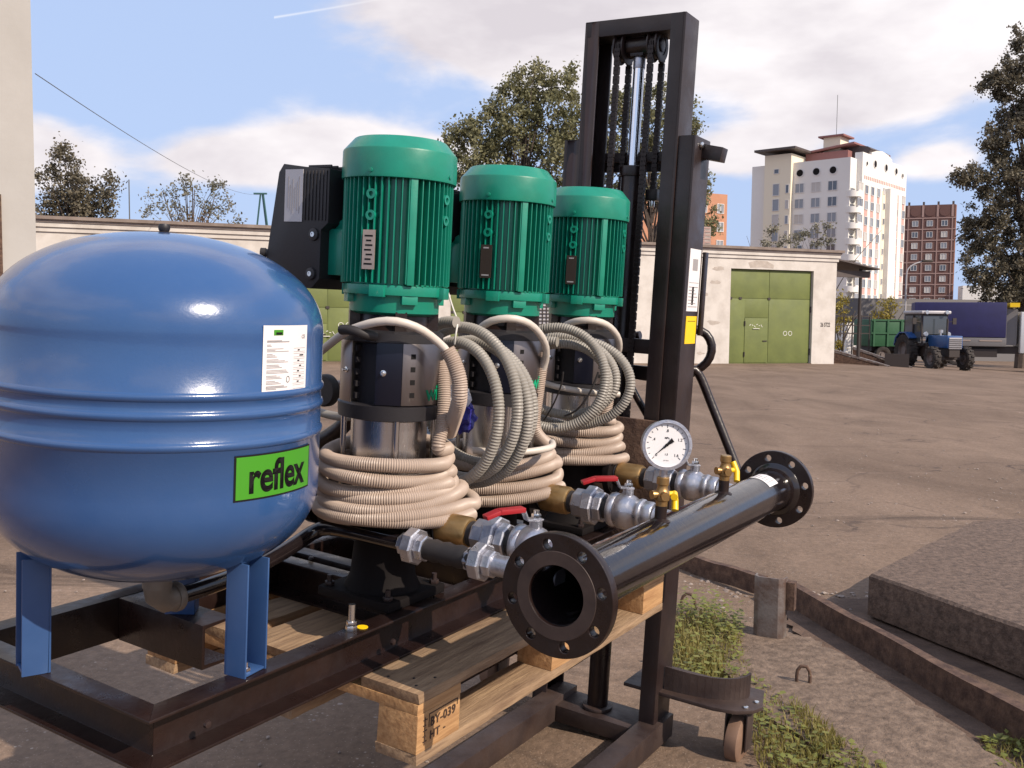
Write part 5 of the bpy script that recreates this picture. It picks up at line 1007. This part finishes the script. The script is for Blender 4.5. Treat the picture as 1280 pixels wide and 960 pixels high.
tree('olive poplar crown seen through the mast', 815, 52, [(755, 130, 24), (790, 130, 26), (820, 125, 26), (850, 150, 28), (775, 170, 36), (820, 175, 36), (862, 180, 20), (760, 215, 40), (810, 225, 42), (855, 235, 34), (884, 240, 14), (880, 270, 17), (868, 160, 10), (886, 285, 12)], 'leaf_olive', .25, 28, 12, .22, dens=.9)
tree('dark tree standing next to the beige building behind the wall', 95, 45, [(60, 215, 14), (82, 205, 20), (70, 240, 26), (100, 235, 26), (120, 250, 22), (134, 225, 13), (140, 245, 12), (82, 186, 6), (60, 265, 24), (100, 265, 30), (125, 275, 22), (75, 290, 30)], 'leaf_dark', .22, 26, 13, .16, dens=1.0)
tree('thin grey-green tree with sparse leaves behind the wall', 235, 46, [(195, 250, 13), (215, 245, 14), (235, 240, 15), (260, 240, 14), (280, 250, 15), (185, 268, 8), (250, 262, 20), (220, 268, 20), (285, 272, 14), (298, 278, 8), (275, 230, 6), (230, 228, 6)], 'leaf_grey', .19, 15, 14, .08, stems=4, clump=.36)
tree('low brown shrub in front of the sparse tree', 250, 44, [(245, 282, 14), (262, 284, 10), (230, 285, 9)], 'leaf_brown', .17, 18, 15, .05, 'shrub', clump=.3, name='shrub', stems=3)
tree('tall dark poplar towering over the parked truck', 1275, 62, [(1278, 45, 14), (1270, 70, 20), (1262, 100, 24), (1240, 105, 18), (1225, 112, 10), (1285, 110, 34), (1275, 135, 26), (1262, 170, 24), (1236, 168, 16), (1243, 190, 18), (1285, 185, 40), (1225, 222, 18), (1205, 220, 15), (1196, 224, 8), (1250, 225, 28), (1285, 240, 44), (1235, 262, 26), (1222, 290, 24), (1262, 295, 40), (1300, 310, 50), (1228, 330, 26), (1222, 350, 18), (1262, 350, 36), (1300, 370, 50), (1255, 385, 30), (1330, 130, 55), (1340, 230, 70), (1340, 330, 70)], 'leaf_dark', .28, 34, 16, .35, dens=.75)
tree('yellow autumn shrub close to the garage corner', 1050, 50, [(1048, 385, 11), (1052, 405, 12), (1048, 425, 12), (1054, 372, 6)], 'leaf_yellow', .17, 24, 17, .06, 'shrub', clump=.3, name='shrub', stems=3)
tree('yellow autumn shrub behind the green trailer', 1108, 64, [(1108, 385, 13), (1098, 395, 12), (1118, 397, 12), (1108, 405, 16)], 'leaf_yellow', .2, 24, 18, .06, 'shrub', clump=.36, name='shrub', stems=3)
for (lab, px, lo_, sd) in (('small green sapling on the garage roof near the mast side', 962, [(957, 302, 7), (963, 292, 6), (966, 286, 5)], 21), ('low bushy sapling in the middle of the garage roof edge', 983, [(975, 303, 6), (986, 298, 7), (994, 303, 5)], 22), ('forked sapling at the canopy end of the garage roof', 1018, [(1000, 294, 5), (1010, 290, 5), (1022, 287, 5), (1030, 298, 6), (1020, 304, 5), (1034, 283, 4), (1038, 302, 4)], 23)):
    tree(lab, px, 42.5, lo_, 'leaf_grey', .16, 14, sd, .03, 'sapling', clump=.20, name='roof_sapling', stems=2)

# ------------------------------------------------------------------ foreground right: kerb strip, post, rails, slab, grass
def edge(pts, jit, n, seed):
    r2 = random.Random(seed); out = []
    for i in range(len(pts) - 1):
        a, b = pts[i], pts[i + 1]
        for k in range(n): f = k / n; out.append((a[0] + (b[0] - a[0]) * f + r2.uniform(-jit, jit), a[1] + (b[1] - a[1]) * f + r2.uniform(-jit, jit)))
    return out + [pts[-1]]
kr = [GW(x, y).xy for x, y in ((920, 772), (962, 795), (1010, 808), (1075, 845), (1150, 895), (1245, 960))] + [Vector((1.62, 2.2))]; kl = [Vector((.98, 2.0)), Vector((1.02, 2.75)), GW(1000, 930).xy, GW(925, 880).xy, GW(885, 820).xy]
poly = edge([tuple(p) for p in kr], .018, 9, 1) + edge([tuple(p) for p in kl], .02, 6, 2); ctr = Vector((sum(p[0] for p in poly) / len(poly), sum(p[1] for p in poly) / len(poly)))
q = MB(); q.prism(poly, -.05, .035); o = q.build('concrete_strip', 'concrete', None, 0); o.matrix_world = wat((0, 0, gz(1.1, 3.3))); tag(o, kind='structure')
sp_ = edge([tuple(GW(x, y).xy) for x, y in ((975, 770), (1040, 752), (1085, 752), (1170, 790), (1310, 850), (1330, 985), (1248, 968), (1150, 897), (1070, 843), (1005, 806), (975, 770))], .02, 8, 8)[:-1]
q = MB().add([(x, y, gz(x, y) + .014 + r2_ * .0) for (x, y), r2_ in zip(sp_, range(len(sp_)))], [tuple(range(len(sp_)))]); o = q.build('soil_patch', 'soil', None, 0); tag(o, kind='structure')
bm = bmesh.new(); bm.from_mesh(o.data); bmesh.ops.triangulate(bm, faces=bm.faces); bmesh.ops.recalc_face_normals(bm, faces=bm.faces)
for f_ in bm.faces:
    if f_.normal.z < 0: f_.normal_flip()
bm.to_mesh(o.data); bm.free()
p = GW(961, 806); ps = thing('steel_post', 'short rusty galvanised channel post set in the concrete strip', 'post', wat((p.x, p.y, p.z), rad(-28)))
prf = [(-.066, .03), (-.066, -.01), (-.045, -.028), (.040, -.028), (.062, -.012), (.066, .03), (.060, .03), (.056, -.006), (.037, -.021), (-.042, -.021), (-.060, -.006), (-.060, .03)]; MB().prism(prf, -.05, .298).build('channel', 'galv', ps, 30, .001)
MB().box(.064, .10, .005, .05, .16, .28).build('bracket', 'rust', ps, 30, .002)
def angle_rail(a, b, h, wd, label, t=.008):
    a = Vector(a); b = Vector(b); d = b - a; rl_ = thing('angle_rail', label, 'rail', Matrix.Translation(a) @ d.to_track_quat('X', 'Z').to_matrix().to_4x4(), 'rusty angle-iron rails')
    n = 14; r2 = random.Random(int(a.x * 100)); vs = []; fs = []; pf = [(0, 0), (0, -h), (t, -h), (t, -t), (wd, -t), (wd, 0)]
    for k in range(n + 1): j = .003 * math.sin(k * 1.3); vs += [(d.length * k / n, y + j, z + j * .5 + r2.uniform(-.0012, .0012)) for y, z in pf]
    for k in range(n):
        for i in range(6): fs.append((k * 6 + i, k * 6 + (i + 1) % 6, k * 6 + 6 + (i + 1) % 6, k * 6 + 6 + i))
    fs += [tuple(range(5, -1, -1)), tuple(n * 6 + i for i in range(6))]; m = MB().add(vs, fs); o = m.build('angle', 'rust', rl_, 30); bm = bmesh.new(); bm.from_mesh(o.data); bmesh.ops.recalc_face_normals(bm, faces=bm.faces); bm.to_mesh(o.data); bm.free(); return rl_
e0 = GW(975, 755) + Vector((0, 0, .122)); e1 = GW(1285, 943) + Vector((0, 0, .128)); e1 = e1 + (e1 - e0) * .25; angle_rail(e0, e1, .118, .045, 'rusty angle rail running from the post past the concrete slab')
e0 = GW(800, 698) + Vector((0, 0, .10)); e1 = GW(952, 747) + Vector((0, 0, .105)); angle_rail(e0, e1, .095, .045, 'rusty angle rail running from the post towards the pipe')
# concrete slab resting on two wood bearers
st_ = .225; zt_ = gz(2, 4) + st_
def AZ(px, py, z): d = Wm @ ray(px, py); t = (z - CAMZ) / d.z; return Vector((0, 0, CAMZ)) + d * t
c0 = AZ(1086, 717, zt_); c1 = AZ(1285, 786, zt_); c2 = AZ(1215, 651, zt_); ex = (c1 - c0).xy.normalized()
pts = [c0.xy, c0.xy + ex * 2.6, c0.xy + ex * 2.6 + (c2.xy - c0.xy) * 1.05, AZ(1300, 646, zt_).xy, c2.xy]
q = MB(); pl_ = edge([tuple(p) for p in pts + [pts[0]]], .006, 12, 5)[:-1]; n = len(pl_); r2 = random.Random(9)
vs = [(x, y, st_ - .195 + r2.uniform(-.006, .006)) for x, y in pl_] + [(x + r2.uniform(-.004, .004), y + r2.uniform(-.004, .004), st_ - .012) for x, y in pl_]; cx_, cy_ = sum(p[0] for p in pl_) / n, sum(p[1] for p in pl_) / n
vs += [(x + (cx_ - x) * .012, y + (cy_ - y) * .012, st_) for x, y in pl_]
area = sum(pl_[i][0] * pl_[(i + 1) % n][1] - pl_[(i + 1) % n][0] * pl_[i][1] for i in range(n)); fs = [tuple(range(n - 1, -1, -1)), tuple(range(2 * n, 3 * n))] + [(l * n + i, l * n + (i + 1) % n, (l + 1) * n + (i + 1) % n, (l + 1) * n + i) for l in (0, 1) for i in range(n)]
if area < 0: fs = [f[::-1] for f in fs]
o = q.add(vs, fs).build('concrete_slab', 'concrete_dark', None, 30); o.matrix_world = wat((0, 0, gz(2, 4))); tag(o, 'thick dark concrete slab lying raised beside the rusty rail', 'slab')
for f, lab in ((.22, 'wooden bearer under the slab end by the rail'), (.75, 'wooden bearer under the far part of the slab')):
    a = c0.xy + ex * 2.6 * f; d = (c2.xy - c0.xy); q = MB().bar((0, 0, .014), (d.x * .9, d.y * .9, .014), .09, .034); o = q.build('wood_bearer', 'wood_weathered', None, 0); o.matrix_world = wat((a.x + d.x * .06, a.y + d.y * .06, gz(2, 4) - .004)); tag(o, lab, 'timber')
p = GW(1004, 853, .035); q = MB(); q.tube([(-.022, 0, -.02), (-.024, 0, .03), (-.017, 0, .055), (0, 0, .065), (.017, 0, .055), (.024, 0, .03), (.022, 0, -.02)], .0065, 10); o = q.build('lifting_eye', 'rust'); o.matrix_world = wat(p, rad(-15)); tag(o, 'rusty steel lifting eye standing out of the concrete strip', 'steel loop')
p = GW(860, 762, .0); q = MB(); q.tube([(-.03, 0, -.02), (-.032, 0, .04), (-.02, 0, .07), (.0, 0, .078), (.02, 0, .07), (.032, 0, .04), (.03, 0, -.02)], .007, 10); o = q.build('lifting_eye', 'rust'); o.matrix_world = wat(p, rad(-15)); tag(o, 'rusty steel lifting eye at the ground behind the grass tuft', 'steel loop')
# loose stones and clods
r2 = random.Random(12); q = MB()
def inpoly(pg):
    xs = [p[0] for p in pg]; ys_ = [p[1] for p in pg]
    while True:
        x, y = r2.uniform(min(xs), max(xs)), r2.uniform(min(ys_), max(ys_)); c = False
        for i in range(len(pg)):
            (x1, y1), (x2, y2) = pg[i], pg[i - 1]
            if (y1 > y) != (y2 > y) and x < (x2 - x1) * (y - y1) / (y2 - y1) + x1: c = not c
        if c: return x, y
def stone(p, r):
    bm = bmesh.new(); bmesh.ops.create_icosphere(bm, subdivisions=1, radius=r)
    s = (r2.uniform(.7, 1.3), r2.uniform(.7, 1.3), r2.uniform(.4, .8))
    vs = [(p.x + v.co.x * s[0] * r2.uniform(.8, 1.2), p.y + v.co.y * s[1] * r2.uniform(.8, 1.2), p.z + r * .2 + v.co.z * s[2] * r2.uniform(.8, 1.2)) for v in bm.verts]; fs = [tuple(v.index for v in f.verts) for f in bm.faces]; bm.free(); q.add(vs, fs)
for pg, n, r0, r1 in (([(985, 770), (1060, 800), (1280, 940), (1280, 900), (1080, 770), (1010, 745)], 320, .004, .02), ([(850, 715), (930, 740), (1110, 740), (1150, 770), (1010, 760), (940, 780), (850, 750)], 220, .004, .022), ([(980, 640), (1280, 560), (1280, 640), (1090, 700)], 160, .004, .014), ([(860, 600), (1280, 480), (1280, 560), (980, 640)], 160, .005, .016), ([(1090, 705), (1215, 655), (1279, 652), (1279, 775), (1170, 742)], 1, .004, .006), ([(960, 810), (1040, 850), (1180, 955), (1080, 950)], 420, .002, .008), ([(420, 720), (620, 850), (640, 960), (200, 960), (0, 900), (0, 700)], 160, .003, .012), ([(850, 860), (920, 900), (900, 960), (840, 950)], 30, .004, .012)):
    for _ in range(n): stone(GW(*inpoly(pg)), r2.uniform(r0, r1) * r2.uniform(.5, 1))
tag(q.build('gravel', 'stone', None, 0), 'loose stones and clods on the yard', 'gravel', kind='stuff')
# grass and weeds
def blades(name, label, polys, mt, seed, broad=False):
    V = []; Fq = []
    for pg, n, h0, h1, dz in polys:
        for _ in range(n):
            x, y = inpoly(pg); p = GW(x, y, dz); h = r2.uniform(h0, h1); a = r2.uniform(0, 2 * PI); lean = r2.uniform(.1, .75) * h; wd = r2.uniform(.0012, .0028) if not broad else r2.uniform(.006, .013)
            d = Vector((math.cos(a), math.sin(a), 0)); s_ = Vector((-d.y, d.x, 0)) * wd; o = len(V)
            if broad: p = p + Vector((0, 0, h * r2.uniform(.3, 1))); e = d * r2.uniform(.018, .034) + Vector((0, 0, r2.uniform(-.012, .012))); V += [p, p + e * .5 + s_, p + e, p + e * .5 - s_]; Fq.append((o, o + 1, o + 2, o + 3))
            else:
                m_ = p + Vector((0, 0, h * .6)) + d * lean * .35; t_ = p + Vector((0, 0, h * r2.uniform(.75, 1))) + d * lean; V += [p - s_, p + s_, m_ + s_ * .8, m_ - s_ * .8, t_]; Fq += [(o, o + 1, o + 2, o + 3), (o + 3, o + 2, o + 4)]
    q = MB(); q.v = [tuple(v) for v in V]; q.f = Fq; q.mi = [0] * len(Fq); return tag(q.build(name, mt, None, 0), label, 'grass', kind='stuff')
gA = [(838, 772), (880, 765), (925, 790), (935, 850), (915, 872), (860, 868), (836, 840)]; gB = [(915, 858), (945, 850), (1010, 900), (1120, 975), (1030, 1000), (960, 960), (940, 900)]; gB2 = [(935, 900), (1000, 930), (1060, 985), (950, 985)]
gC = [(1225, 930), (1285, 925), (1285, 975), (1240, 975)]
blades('grass', 'grass tufts along the concrete strip', [(gA, 1500, .015, .08, 0), ([(850, 790), (900, 780), (925, 815), (900, 855), (850, 850)], 800, .04, .12, 0), (gB, 1000, .012, .05, .02), (gB2, 600, .012, .04, .02), ([(985, 880), (1010, 895), (1060, 940), (1020, 950)], 500, .02, .07, .02), (gC, 300, .02, .06, 0)], 'grass', 3)
blades('weeds', 'broad-leaved weeds in the grass tuft', [(gA, 600, .02, .12, 0), ([(838, 775), (890, 768), (930, 795), (920, 820)], 420, .08, .17, 0), (gB, 380, .01, .05, .02), (gC, 120, .01, .05, 0)], 'weed', 4, True)
